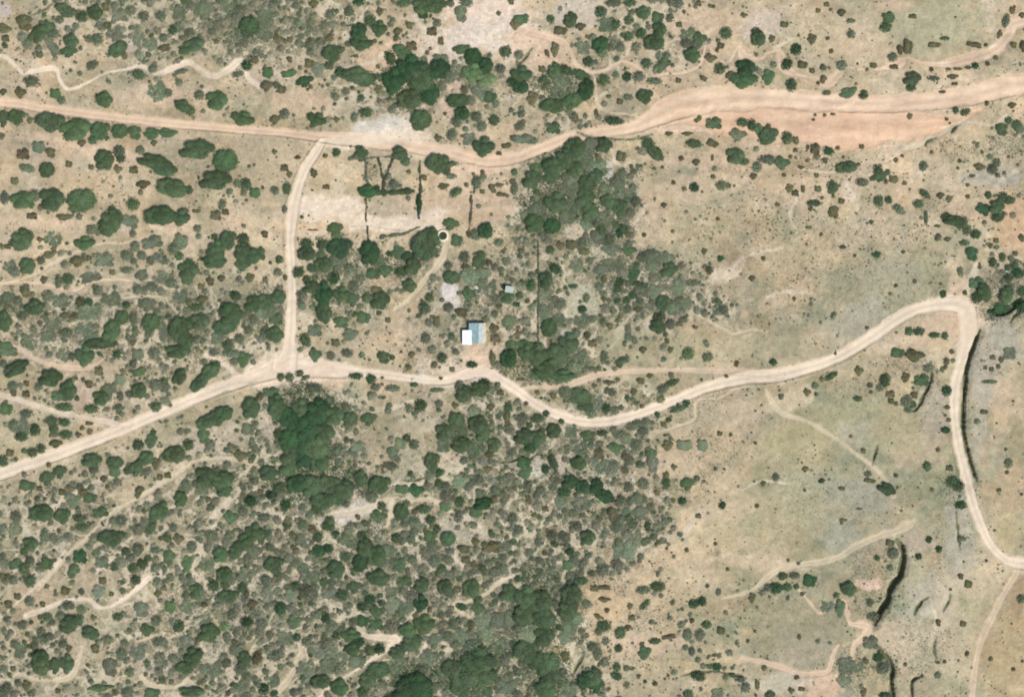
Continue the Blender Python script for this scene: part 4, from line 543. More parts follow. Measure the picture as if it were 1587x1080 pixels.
def crown(seed, lobes, n_leaf, leaf, core=True):
    g = np.random.default_rng(seed)
    k = lobes
    an = np.sort(g.uniform(0, 2 * np.pi, k)) * .4 + .6 * np.arange(k) * 2 * np.pi / k
    rr = g.uniform(.38, .66, k); lr = g.uniform(.30, .50, k)
    lr = np.minimum(lr, 1.06 - rr + g.uniform(-.04, .06, k))
    cx = np.append(np.cos(an) * rr, g.normal(0, .08)); cy = np.append(np.sin(an) * rr, g.normal(0, .08)); lr = np.append(lr, .55)
    cz = np.append(g.uniform(.28, .48, k), .42); hz = lr * g.uniform(.75, 1.05, k + 1)
    w = lr ** 2 / (lr ** 2).sum()
    tint = np.ones((k + 1, 3)) * g.uniform(.78, 1.22, (k + 1, 1)) * (1 + g.normal(0, .025, (k + 1, 3)))
    one = np.ones(k + 1)
    co, F, C = leaf_cloud(cx, cy, cz, lr, lr, one * 0, hz, (w * n_leaf).astype(int), one * leaf, tint, seed, low=-.35)
    # inner twigs and older leaves keep the middle of each clump closed
    ico = bmesh.new(); bmesh.ops.create_icosphere(ico, subdivisions=2, radius=1)
    vi = np.array([v.co[:] for v in ico.verts]); 
    fi = np.array([[l.vert.index for l in f.loops] for f in ico.faces]); ico.free()
    fi = np.concatenate([fi, fi[:, 2:3]], 1)
    cs, fs, cl = [co], [F], [C]; off = len(co)
    quads_only = []
    for i in range(k + 1):
        v = vi * np.array([lr[i], lr[i], hz[i]]) * .84 * (1 + g.normal(0, .07, (len(vi), 1))) + [cx[i], cy[i], cz[i]]
        cs.append(v); cl.append(np.ones((len(v), 3)) * tint[i] * g.uniform(.7, 1.0, (len(v), 1))); quads_only.append((fi[:, :3] + off)); off += len(v)
    return np.concatenate(cs), F, np.concatenate(quads_only), np.concatenate(cl)
def mesh_qt(name, co, quads, tris, colors, extra=None):
    """mesh of quads + triangles (+ extra wood quads with material 1)"""
    me = bpy.data.meshes.new(name)
    ne = 0
    if extra is not None:
        ec, ef = extra; ef = ef + len(co); co = np.concatenate([co, ec]); colors = np.concatenate([colors, np.ones((len(ec), 3))]); ne = len(ef)
    else: ef = np.zeros((0, 4), int)
    me.vertices.add(len(co)); me.vertices.foreach_set('co', np.ascontiguousarray(co, np.float32).ravel())
    lv = np.concatenate([quads.ravel(), ef.ravel(), tris.ravel()]).astype(np.int32)
    tot = np.concatenate([np.full(len(quads) + ne, 4), np.full(len(tris), 3)]).astype(np.int32)
    st = np.concatenate([[0], np.cumsum(tot)[:-1]]).astype(np.int32)
    me.loops.add(len(lv)); me.loops.foreach_set('vertex_index', lv)
    me.polygons.add(len(tot)); me.polygons.foreach_set('loop_start', st); me.polygons.foreach_set('loop_total', tot)
    mi = np.zeros(len(tot), np.int32); mi[len(quads):len(quads) + ne] = 1
    me.polygons.foreach_set('material_index', mi); me.update(calc_edges=True)
    a = me.color_attributes.new('tint', 'FLOAT_COLOR', 'POINT')
    c = np.ones((len(co), 4), np.float32); c[:, :3] = colors; a.data.foreach_set('color', c.ravel())
    return me
NONE3 = np.zeros((0, 3), int)
TREE_V, SHRUB_V, SCRUB_V = [], [], []
for i in range(9):
    co, q, t, c = crown(100 + i, 6 + i % 4, 3000, .078)
    me = mesh_qt('tree_crown_%d' % i, co, q, t, c); me.materials.append(M_LEAF)
    wc, wf = wood(200 + i); wm = np_mesh('tree_trunk_%d' % i, wc, wf, smooth=True); wm.materials.append(M_BARK)
    TREE_V.append((me, wm))
for i in range(7):
    co, q, t, c = crown(300 + i, 4 + i % 4, 1000, .135)
    me = mesh_qt('shrub_%d' % i, co, q, t, c, wood(400 + i, .045, 6, .12, .6)); me.materials.append(M_LEAF); me.materials.append(M_BARK)
    SHRUB_V.append(me)
def scrubby(seed, n_leaf, leaf):
    """low open brush: many little clumps with soil showing between"""
    g = np.random.default_rng(seed); k = 40
    a = g.uniform(0, 2 * np.pi, k); r = np.sqrt(g.uniform(0, 1, k)) * .86
    lr = g.uniform(.15, .32, k); one = np.ones(k)
    tint = np.ones((k, 3)) * g.uniform(.72, 1.28, (k, 1))
    co, F, C = leaf_cloud(np.cos(a) * r, np.sin(a) * r, g.uniform(.05, .3, k), lr, lr, one * 0, lr * .9, np.full(k, n_leaf // k), one * leaf, tint, seed, low=-.2, jit=.5)
    return co, F, NONE3, C
for i in range(6):
    co, q, t, c = scrubby(500 + i, 2600, .105)
    me = mesh_qt('brush_%d' % i, co, q, t, c, wood(600 + i, .03, 8, .08, .7)); me.materials.append(M_LEAF); me.materials.append(M_BARK)
    SCRUB_V.append(me)

# ------------------------------------------------------------------ parse the traced plants
PL = []
for (ox, oy), s in TILES.items():
    for e in s.split(';'):
        v = e.split(); k = v[-1]; n = [float(q) for q in v[:-1]]
        x, y = ox + n[0] / 3.9675, oy + n[1] / 3.9675
        rx = n[2] / 3.9675; ry = (n[3] if len(n) > 3 else n[2]) / 3.9675; an = n[4] if len(n) > 4 else 0
        PL.append([x, y, rx, ry, an, k])
# the second column of tiles at x=1187 overlaps the third: drop doubles
keep = []
for p in sorted(PL, key=lambda p: -p[2] * p[3]):
    if any(abs(p[0] - q[0]) < 3.2 and abs(p[1] - q[1]) < 3.2 and min(p[2], p[3]) > .3 * min(q[2], q[3]) and p[5] == q[5] for q in keep[-400:]): continue
    keep.append(p)
PL = keep
size = lambda p: math.sqrt(p[2] * p[3])
trees = [p for p in PL if p[5] in 'gdy' and size(p) >= 8.0]
trees.sort(key=lambda p: -size(p)); rest = trees[292:]; trees = trees[:292]
tid = set(map(id, trees))
shr = sorted([p for p in PL if id(p) not in tid and p[5] != 'o'], key=lambda p: -size(p))
bus = sorted([p for p in PL if p[5] == 'o'], key=lambda p: -size(p))
shrubs, bushes, small = shr[:292], bus[:292], shr[292:] + bus[292:]
print('plants', len(PL), 'trees', len(trees), 'shrubs', len(shrubs), 'left to scrub', len(small))

# ------------------------------------------------------------------ unique labels from size, colour, shape and the nearest landmark
LM = [(733,517,'the house'),(685,365,'the round tank'),(789,449,'the small hut'),(448,565,'the western road junction'),(500,213,'the northern track junction'),
 (595,275,'the V-shaped hedges'),(1495,478,'the eastern road bend'),(834,450,'the long wire fence'),(1380,915,'the deep winding gully'),(1310,190,'the pink sand flat'),
 (1572,880,'the eastern road fork'),(910,655,'the southern road bend'),(475,660,'the dark wood'),(1436,600,'the hooked ditch'),(612,990,'the bright bottom wash'),
 (650,140,'the northern canopy clump'),(106,139,'the winding path dip'),(295,98,'the winding path crest'),(370,92,'the winding path end'),(20,160,'the north road start'),
 (200,185,'the road under the winding path'),(350,200,'the straight north road stretch'),(745,249,'the north road dip'),(876,216,'the pink road rise'),(1010,183,'the start of the pink sand'),
 (60,439,'the thin western wash'),(176,434,'the western wash end'),(452,400,'the joining track'),(100,640,'the narrow western track'),(300,618,'the western road'),
 (30,728,'the western road end'),(302,716,'the pale southern rill'),(180,790,'the lower pale rill'),(176,938,'the curved cream wash'),(80,1053,'the south-west corner wash'),
 (540,798,'the gravel patch'),(860,715,'the small cut bank'),(840,570,'the grove below the fence'),(910,300,'the big eastern grove'),(1125,425,'the bare cream spot'),
 (1230,400,'the speckled slope'),(1390,445,'the bluish slope'),(1200,582,'the road crest'),(1285,676,'the broken pale trail'),(1370,755,'the lone ditch'),
 (1235,980,'the grey flat'),(1326,848,'the curved pale trail'),(1070,810,'the peach bare patch'),(1000,900,'the sandy lower slope'),(1110,910,'the twin round bushes'),
 (720,830,'the bare gap in the scrub'),(740,1030,'the bottom grove'),(840,950,'the tall southern grove'),(330,740,'the notched thicket'),(450,1040,'the bare bottom strip'),
 (1085,100,'the thin northern wash'),(1240,118,'the northern wash bend'),(1406,92,'the wash mouth'),(1550,70,'the north-east wash'),(750,30,'the white northern bank'),
 (940,105,'the wash fork'),(1480,1000,'the dry southern plain'),(1490,700,'the roadside trench'),(1555,450,'the wooded ravine'),(1340,255,'the sand drain'),
 (1510,330,'the eastern sandy slope'),(1300,280,'the upper shrub cluster'),(650,600,'the road below the house'),(560,470,'the garden thicket'),(1030,574,'the faint upper track'),
 (200,20,'the north-west scrub'),(430,30,'the northern scrub top'),(880,40,'the northern pale plain'),(640,470,'the tank path'),(330,970,'the southern scrub'),(600,880,'the central southern scrub'),(420,860,'the lower gravel scrub')]
DIRS = ['east', 'north-east', 'north', 'north-west', 'west', 'south-west', 'south', 'south-east']
ORD = ['nearest', 'second', 'third', 'fourth', 'fifth', 'sixth', 'seventh', 'eighth', 'ninth', 'tenth', 'eleventh', 'twelfth', 'thirteenth', 'fourteenth', 'fifteenth', 'sixteenth', 'seventeenth', 'eighteenth', 'nineteenth', 'twentieth']
def describe(lst, kind):
    rec = {}
    for p in lst:
        d = [(math.hypot(p[0] - a, p[1] - b), a, b, n) for a, b, n in LM]; dm, a, b, n = min(d)
        dr = DIRS[int(round(math.degrees(math.atan2(b - p[1], p[0] - a)) / 45)) % 8]
        r = size(p); el = max(p[2], p[3]) / min(p[2], p[3])
        sz = {'tree': 'large' if r > 16 else 'small' if r < 10.5 else 'medium', 'shrub': 'large' if r > 10.5 else 'small' if r < 9 else 'medium', 'bush': 'large' if r > 7 else 'small' if r < 5 else 'medium'}[kind]
        sh = 'round ' if el < 1.12 else 'long ' if el > 1.6 else ''
        rec.setdefault((n, dr, sz + ' ' + sh + KNAME[p[5]]), []).append((dm, p))
    out = {}
    for (n, dr, ds), l in rec.items():
        l.sort(key=lambda t: t[0])
        for i, (dm, p) in enumerate(l):
            w = '' if len(l) == 1 else ', %s of %d' % (ORD[min(i, 19)] if i else 'nearest', len(l))
            out[id(p)] = '%s %s %s of %s%s' % (ds, kind, dr, n, w)
    return out
LT, LS, LB = describe(trees, 'tree'), describe(shrubs, 'shrub'), describe(bushes, 'bush')
dcen = lambda p: p
def place(p, o, zr, i):
    x, y, rx, ry, an, k = p
    x0 = min(max(x, -40), 1627); y0 = min(max(y, -40), 1120)
    o.location = (wx(x0), wy(y0), float(ground_z(x0, y0)) - .05)
    o.rotation_euler = (0, 0, R(an)); o.scale = (rx * S * 1.2, ry * S * 1.2, zr)
def tint_of(k, i):
    g = np.random.default_rng(900 + i); v = g.uniform(.85, 1.25); c = np.array(FOL[k]) * v * (1 + g.normal(0, .03, 3)); return (*[float(q) for q in c], 1)
for i, p in enumerate(trees):
    me, wm = TREE_V[(i * 5) % 9]; r = size(p) * S
    root = bpy.data.objects.new('tree', None); COL.objects.link(root); root.empty_display_size = .5
    place(p, root, .36 * r + 1.3, i); sp = root.scale.copy(); root.scale = (1, 1, 1)
    tag(root, LT[id(p)], 'tree', 'trees scattered over the plain')
    c = bpy.data.objects.new('crown', me); COL.objects.link(c); c.parent = root; c.scale = sp; c.color = tint_of(p[5], i)
    t = bpy.data.objects.new('trunk', wm); COL.objects.link(t); t.parent = root; t.scale = sp
for i, p in enumerate(shrubs):
    r = size(p) * S
    me = SCRUB_V[i % 6] if (p[5] == 'm' and i % 2) else SHRUB_V[(i * 3) % 7]
    o = bpy.data.objects.new('shrub', me); COL.objects.link(o); place(p, o, (.18 if p[5] == 'm' else .24) * r + .45, i); o.color = tint_of(p[5], 5000 + i)
    tag(o, LS[id(p)], 'shrub', 'shrubs scattered over the plain')

for i, p in enumerate(bushes):
    r = size(p) * S; o = bpy.data.objects.new('bush', SHRUB_V[(i * 4 + 1) % 7]); COL.objects.link(o); place(p, o, .5 * r + .35, i); o.color = tint_of('o', 9000 + i)
    tag(o, LB[id(p)], 'bush', 'olive brown bushes dotted over the plain')
# ------------------------------------------------------------------ uncountable low scrub (one object) filling the dense ground
MG = 90
OCC = np.zeros((int(W_PX) + 2 * MG, int(H_PX) + 2 * MG), bool)
def mark(x, y, r):
    i0, i1 = int(x - r + MG), int(x + r + MG) + 1; j0, j1 = int(y - r + MG), int(y + r + MG) + 1
    i0 = max(i0, 0); j0 = max(j0, 0)
    if i1 <= i0 or j1 <= j0: return
    a, b = np.ogrid[i0:i1, j0:j1]; a = a - MG - x; b = b - MG - y
    s = OCC[i0:i1, j0:j1]
    if s.size: s |= (a * a + b * b < r * r)[:s.shape[0], :s.shape[1]]
for p in PL:
    x, y, rx, ry, an, k = p
    if max(rx, ry) > 1.5 * min(rx, ry):
        L = max(rx, ry) - min(rx, ry); aa = R(an) if rx > ry else R(an + 90)
        for t in (-1, 0, 1): mark(x + t * L * math.cos(aa), y - t * L * math.sin(aa), min(rx, ry) * .95)
    else: mark(x, y, size(p) * .95)
for x, y, r in [(735, 517, 26), (789, 449, 11), (685, 365, 12), (735, 555, 18), (740, 540, 14), (488, 582, 30), (440, 580, 30), (520, 585, 18), (345, 560, 12), (365, 575, 10), (600, 346, 20), (560, 346, 20), (640, 346, 18), (510, 320, 24)]: mark(x, y, r)
NC = 125000
cxy = rng.random((NC, 2)) * [W_PX + 2 * MG - 10, H_PX + 2 * MG - 10] - (MG - 5)
dd = digits(DENS, 50, np.clip(cxy[:, 0] + (fbm(cxy[:, 0], cxy[:, 1], 60, 1) - .5) * 60, 0, 1587), np.clip(cxy[:, 1] + (fbm(cxy[:, 0], cxy[:, 1], 60, 2) - .5) * 60, 0, 1080)) / 9
patch = fbm(cxy[:, 0], cxy[:, 1], 34, 51, 3)
acc = rng.random(NC) < np.clip((dd - .12) * 1.05, 0, 1) ** 1.35 * np.clip((patch - .2) * 3, 0.15, 1) * (.02 + .98 * gapnet(cxy[:, 0], cxy[:, 1]))
tr = on_track(cxy[:, 0], cxy[:, 1])
in_bare = np.zeros(NC)
for (x, y, rx, ry, an, c, s) in BARE:
    in_bare = np.maximum(in_bare, s * (blob(cxy[:, 0], cxy[:, 1], x, y, rx, ry, an) < .95))
in_bare = np.maximum(in_bare, bare_at(cxy[:, 0], cxy[:, 1]))
acc &= ~tr & (rng.random(NC) > in_bare * 1.15)
fx, fy, fr, fk = [], [], [], []
for (x, y), d in zip(cxy[acc], dd[acc]):
    i, j = int(x + MG), int(y + MG)
    r = float(np.clip(rng.lognormal(math.log(2.7 + 2.3 * d), .42), 1.6, 3.5 + 9 * d))
    q = r * .6
    if OCC[i, j] or OCC[min(int(i + q), OCC.shape[0] - 1), j] or OCC[max(int(i - q), 0), j] or OCC[i, min(int(j + q), OCC.shape[1] - 1)] or OCC[i, max(int(j - q), 0)]: continue
    if any(on_track(x + a, y + b) for a, b in ((q, 0), (-q, 0), (0, q), (0, -q))): continue
    mark(x, y, r * .74); fx.append(x); fy.append(y); fr.append(r)
    fk.append('smgo'[int(rng.choice(4, p=[.48, .38, .07, .07]))])
print('fill scrub', len(fx))
# speckles: tiny dark bushes
NS = 80000
sxy = rng.random((NS, 2)) * [W_PX + 2 * MG - 10, H_PX + 2 * MG - 10] - (MG - 5)
pc = fbm(sxy[:, 0], sxy[:, 1], 40, 71, 4, .65)
dens = np.clip((pc - .33) * 2.0, .03, .9)
for x, y, rx, ry, w in [(1230, 400, 240, 130, 1.35), (1320, 560, 250, 80, .9), (1500, 330, 110, 60, .9), (960, 940, 120, 100, 1.5), (680, 560, 120, 70, 1.3), (250, 480, 260, 130, 1.2)]:
    dens = dens * np.where(((sxy[:, 0] - x) / rx) ** 2 + ((sxy[:, 1] - y) / ry) ** 2 < 1, w, 1)
for (x, y, rx, ry, an, c, s) in BARE: dens = dens * (1 - .8 * s * (blob(sxy[:, 0], sxy[:, 1], x, y, rx, ry, an) < .95))
ok = (rng.random(NS) < dens * .62) & ~on_track(sxy[:, 0], sxy[:, 1]) & ~OCC[(sxy[:, 0] + MG).astype(int), (sxy[:, 1] + MG).astype(int)]
sx, sy = sxy[ok].T; sr = np.clip(rng.lognormal(math.log(.95), .42, len(sx)), .55, 2.8)
print('speckles', len(sx))
def stuff(name, label, X, Y, RX, RY, AN, K, hgt_f, leaf_m, cover, seed):
    X, Y, RX, RY, AN = [np.asarray(a, float) for a in (X, Y, RX, RY, AN)]
    rm = np.sqrt(RX * RY) * S
    T = np.array([FOL[k] for k in K]) * rng.uniform(.75, 1.25, (len(X), 1)) * (1 + rng.normal(0, .03, (len(X), 3)))
    leaf = np.clip(rm * .42, leaf_m[0], leaf_m[1])
    n = np.maximum(7, (cover * np.pi * RX * RY * S * S / (leaf ** 2 * .5)).astype(int))
    Xc = np.clip(X, -120, 1700); Yc = np.clip(Y, -120, 1200)
    co, F, C = leaf_cloud(wx(X), wy(Y), ground_z(Xc, Yc) + .02, RX * S, RY * S, np.radians(AN), rm * hgt_f + .15, n, leaf, T, seed, low=0, jit=.45, up=.8)
    me = np_mesh(name, co, F, C); me.materials.append(M_LEAF)
    o = link(name, me); tag(o, label, 'scrub', None, 'stuff'); print(name, len(F)); return o
stuff('scrub', 'dense low grey-green scrub covering the plain between larger bushes',
      fx + [p[0] for p in small], fy + [p[1] for p in small],
      [r * rng.uniform(.85, 1.25) for r in fr] + [p[2] * 1.1 for p in small], [r * rng.uniform(.75, 1.1) for r in fr] + [p[3] * 1.1 for p in small],
      list(rng.uniform(0, 180, len(fx))) + [p[4] for p in small], fk + [p[5] for p in small], .5, (.16, .5), 2.3, 77)
stuff('ground_cover', 'tiny dark tufts sprinkled over the sandy ground', sx, sy, sr, sr, 0 * sx, ['o' if q < .46 else 's' if q < .72 else 'm' if q < .93 else 'g' for q in rng.random(len(sx))], .5, (.16, .4), 1.2, 78)

# grey-green undergrowth: loose leaves low over the ground wherever the scrub is thick
NU = 1000000
uxy = rng.random((NU, 2)) * [W_PX + 140, H_PX + 140] - 70
ux, uy = uxy.T
du = digits(DENS, 50, np.clip(ux + (fbm(ux, uy, 60, 1) - .5) * 60, 0, 1587), np.clip(uy + (fbm(ux, uy, 60, 2) - .5) * 60, 0, 1080)) / 9
pu = fbm(ux, uy, 15, 95, 4, .65); pv = fbm(ux, uy, 60, 97, 3)
pr = sstep(.30, .62, du + (pv - .5) * .6) * sstep(.36, .60, pu + (du - .5) * .25) * (.08 + .92 * gapnet(ux, uy))
for (x, y, rx, ry, an, c, s) in BARE: pr = pr * (1 - s * (blob(ux, uy, x, y, rx, ry, an) < .95))
pr = pr * .85
THICK = [(569,296,14,9,0,'d',1),(880,258,58,34,0,'g',.9),(850,318,48,50,0,'g',.95),(915,312,66,50,0,'g',.95),(962,312,30,30,0,'m',.9),(1010,412,62,26,-18,'m',.85),(950,398,48,32,0,'m',.7),(1040,448,36,32,-30,'m',.8),(852,470,18,66,0,'m',.8),(985,455,62,24,-15,'m',.8),
 (842,570,74,32,0,'g',.9),(500,455,17,52,0,'g',1),(522,398,34,36,0,'g',.9),(405,480,34,42,0,'g',.7),(575,400,22,26,0,'d',.9),(625,415,26,22,0,'g',.8),(478,660,56,72,0,'d',1),(500,745,82,34,0,'d',1),(548,650,34,22,0,'g',.7),(725,670,46,34,0,'g',.9),(745,605,36,13,0,'g',.8),
 (905,620,52,20,-12,'m',.8),(838,930,46,62,0,'g',.95),(886,955,28,50,0,'m',.9),(850,1040,42,48,0,'g',.95),(738,1030,60,46,20,'g',1),(645,1058,44,36,0,'d',1),(790,965,62,42,0,'m',.9),(638,128,44,46,0,'d',1),(555,119,32,14,0,'g',.95),(732,118,28,17,-20,'y',.8),
 (868,138,46,32,0,'g',.8),(370,40,90,36,0,'m',.7),(575,850,50,48,0,'g',.7),(335,745,38,22,0,'g',.9),(100,500,80,40,10,'m',.5),(280,500,44,36,0,'m',.6),(1545,470,44,40,0,'m',.7),(1190,155,26,18,0,'g',.9),(935,700,70,60,0,'m',.55),(930,790,80,50,0,'m',.5),(300,980,110,70,30,'m',.45),(640,900,140,60,0,'m',.45),(830,740,60,40,0,'g',.55),(570,455,60,40,0,'m',.5),(577,264,10,18,0,'m',.7),(608,287,9,9,0,'m',.8),(1405,558,34,20,0,'s',.5),(1532,558,30,26,0,'s',.35),(1440,592,22,30,0,'s',.4),(1320,608,46,24,0,'s',.3),(1290,785,70,40,0,'s',.25),
 (1462,850,18,70,0,'s',.3),(1475,760,22,40,0,'s',.35),(1430,1000,40,45,0,'s',.3),(1318,1035,30,36,0,'s',.5),(1370,1030,24,30,0,'m',.4),(1395,440,80,50,0,'s',.22),(1350,880,34,34,0,'s',.35),(1372,935,14,34,-25,'g',.45),(1390,868,9,32,0,'g',.4),(1383,1045,8,34,0,'g',.4),(1345,930,20,30,0,'m',.4),(1500,235,60,16,-10,'s',.35),(1560,225,40,20,0,'m',.4),
 (1470,330,50,22,-30,'m',.35),(1270,250,50,20,0,'s',.4),(1230,395,200,100,0,'s',.14),(960,190,40,14,0,'s',.3),(1050,640,60,24,20,'m',.4),(1100,700,50,34,0,'s',.3),(1060,760,40,26,0,'g',.3),(940,905,40,14,0,'m',.5),(1000,960,30,20,0,'s',.4),(655,545,30,60,0,'s',.35),(760,480,50,60,0,'m',.3),(790,400,40,50,0,'m',.35)]
kt = np.full((NU, 3), .1); kw = np.zeros(NU)
for (x, y, rx, ry, an, k, s) in THICK:
    w_ = s * sstep(1.15, .8, blob(ux, uy, x, y, rx, ry, an) + (pu - .5) * 1.1); t_ = w_ > kw
    kt[t_] = FOL[k]; kw = np.maximum(kw, w_)
pr = np.maximum(pr, kw) * (1 - .9 * bare_at(ux, uy) * (kw < .8))
oku = (rng.random(NU) < pr) & ~on_track(ux, uy); kt = kt[oku]; kw = kw[oku][:, None]
ux, uy = ux[oku], uy[oku]; m = len(ux)
Pu = np.stack([wx(ux), wy(uy), ground_z(ux, uy) + rng.uniform(.04, .4, m) + kw[:, 0] * rng.uniform(0, .9, m)], 1)
Nn = rng.normal(0, .4, (m, 3)); Nn[:, 2] += 1.1; Nn /= np.linalg.norm(Nn, axis=1, keepdims=True)
Tt = np.cross(Nn, rng.normal(0, 1, (m, 3))); Tt /= np.linalg.norm(Tt, axis=1, keepdims=True); Bb = np.cross(Nn, Tt)
ls = rng.uniform(.16, .40, (m, 1)) * (1 + .35 * kw); Tt *= ls * .7; Bb *= ls * .5
mixu = sstep(.35, .65, fbm(ux, uy, 50, 99, 3))[:, None]
Cu = (np.array([.140, .142, .096]) * (1 - mixu) + np.array([.108, .130, .078]) * mixu) * (1 - kw) + kt * 1.08 * kw
Cu = Cu * rng.uniform(.7, 1.35, (m, 1))
me = np_mesh('undergrowth', np.stack([Pu + Tt, Pu + Bb, Pu - Tt, Pu - Bb], 1).reshape(-1, 3), np.arange(m * 4).reshape(-1, 4), np.repeat(Cu, 4, axis=0)); me.materials.append(M_LEAF)
tag(link('undergrowth', me), 'loose grey-green undergrowth between the bushes', 'undergrowth', None, 'stuff'); print('undergrowth', m)
# ------------------------------------------------------------------ hedges, fences, buildings
def hedge(label, P, k, hf=.9, cat='hedge', name='hedge'):
    Q = smooth_line([(p[0], p[1], p[2]) for p in pts(P)], 8)
    out = []; 
    for a, b in zip(Q[:-1], Q[1:]):
        n = max(1, int(np.hypot(*(b - a)[:2]) / 1.2))
        for t in range(n): out.append(a + (b - a) * t / n)
    Q = np.array(out); m = len(Q)
    x0, y0 = Q[m // 2][:2]; z0 = float(ground_z(x0, y0))
    X = wx(Q[:, 0] + rng.normal(0, .35, m)) - wx(x0); Y = wy(Q[:, 1] + rng.normal(0, .35, m)) - wy(y0)
    r = Q[:, 2] * .85 * S * rng.uniform(.55, 1.35, m); one = np.ones(m)
    T = np.array(FOL[k]) * rng.uniform(.8, 1.2, (m, 1))
    lf = .26
    co, F, C = leaf_cloud(X, Y, ground_z(Q[:, 0], Q[:, 1]) - z0, r, r, 0 * one, r * hf + .5, np.maximum(10, (2.2 * np.pi * r * r / (lf * lf * .5) / 1.6).astype(int)), one * lf, T, int(x0 * 7 + y0), low=0, up=.6)
    me = np_mesh(name, co, F, C); me.materials.append(M_LEAF)
    o = link(name, me, loc=(wx(x0), wy(y0), z0)); tag(o, label, cat, 'hedges of the enclosure'); return o
hedge('west arm of the V of hedges', "586,246,2 588,252,2.4 591,266,2.2 594,278,2.6", 'k')
hedge('east arm of the V of hedges', "609,246,2.2 604,256,2.4 600,268,2.3 596,278,2.6", 'k')
hedge('short hedge dropping from the point of the V', "595,280,3 594,292,3.2 594,303,2.6", 'k')
hedge('broad hedge running east from the dark clump under the V', "578,299,4.5 598,298,4.5 615,298,4.2 632,296,5 642,296,2.5", 'g', .5)
hedge('thin ragged hedge along the north side of the enclosure', "541,247,3 553,243,4.5 565,246,2.6 580,244,1.8 598,243,1.6 610,244,2.5 620,248,2", 'm')
hedge('grey hedge on the west side of the V', "566,248,2.2 567,262,2.2 567,276,2 571,284,2.2", 'm')
hedge('thin hedge line below the dark clump', "567,308,1.8 568,322,1.8 567,336,1.6 568,344,1.4", 'o')
hedge('short dark hedge above the garden thicket', "569,352,1.6 570,362,1.8 572,376,2.2", 'k')
hedge('tall dark hedge line east of the V, upper half', "651,250,1.4 650,262,2.2 651,276,2 652,290,2.6 651,303,2.4", 'g')
hedge('thick dark hedge line east of the V, tapering lower half', "649,304,3.6 649,312,4.6 650,322,3.6 649,332,2.4 649,339,1.4", 'd')
hedge('brown hedge line in the yard above the round tank', "731,304,1.6 730,310,2.8 731,318,1.8 730,330,1.8 729,338,2.4 728,350,1.6 727,362,1.2", 'o')
hedge('green hedge line below the pink road dip', "734,270,2.6 738,280,3.6 737,290,2.6 734,300,1.8", 'm')
hedge('low curving green hedge beside the big round tree', "595,366,2.6 612,364,3 628,362,2.6 640,356,2 652,352,1.8", 'm', .5)
hedge('long thin dark hedge line under the wire fence', "834,372,1.2 834,410,1.3 835,450,1.3 834,490,1.3 834,530,1.2", 'd')
hedge('dark ravine hedge along the eastern edge', "1532,483,4 1545,484,5 1558,483,5 1570,474,6 1584,466,7", 'd', .5)
M_WOOD = simple_mat('grey_wood', (.22, .18, .14), .9)
M_WIRE = simple_mat('wire', (.25, .25, .25), .4, .8)
def box(bm, x0, x1, y0, y1, z0, z1):
    r = bmesh.ops.create_cube(bm, size=1.0)
    for v in r['verts']:
        v.co = Vector(((x0 + x1) / 2 + v.co.x * (x1 - x0), (y0 + y1) / 2 + v.co.y * (y1 - y0), (z0 + z1) / 2 + v.co.z * (z1 - z0)))
def finish(name, bm, mats, parent=None, loc=None, bevel=0.0):
    if bevel: bmesh.ops.bevel(bm, geom=list(bm.edges), offset=bevel, segments=1, affect='EDGES')
    me = bpy.data.meshes.new(name); bm.to_mesh(me); bm.free(); me.update()
    return link(name, me, mats, parent, loc)
def fence(label, P, step=10.0):
    P = pts(P); x0, y0 = P[0]; z0 = float(ground_z(x0, y0))
    root = link('wire_fence', None, loc=(wx(x0), wy(y0), z0)); tag(root, label, 'fence', 'wire fences')
    tops = []
    for (a, b) in zip(P[:-1], P[1:]):
        L = math.hypot(b[0] - a[0], b[1] - a[1]); n = max(1, round(L / step))
        for i in range(n + 1):
            x = a[0] + (b[0] - a[0]) * i / n; y = a[1] + (b[1] - a[1]) * i / n
            X, Y, Z = wx(x) - wx(x0), wy(y) - wy(y0), float(ground_z(x, y)) - z0
            bm = bmesh.new(); bmesh.ops.create_cone(bm, cap_ends=True, segments=8, radius1=.09, radius2=.075, depth=1.75, matrix=Matrix.Translation((0, 0, .5)))
            finish('post', bm, [M_WOOD], root, (X, Y, Z)); tops.append((X, Y, Z))
    for h in (.45, .8, 1.15):
        co, F = tube([(a, b, c + h) for a, b, c in tops], [.012] * len(tops), 4)
        me = np_mesh('wire', co, F); link('wire', me, [M_WIRE], root)
fence('long straight wire fence running south from the big grove', "834,366 834,542")
fence('short wire fence along the south side of the pink road', "655,251 700,252 736,256", 9)
fence('wire fence crossing the south side of the dirt yard', "545,352 571,351 600,356 640,358")

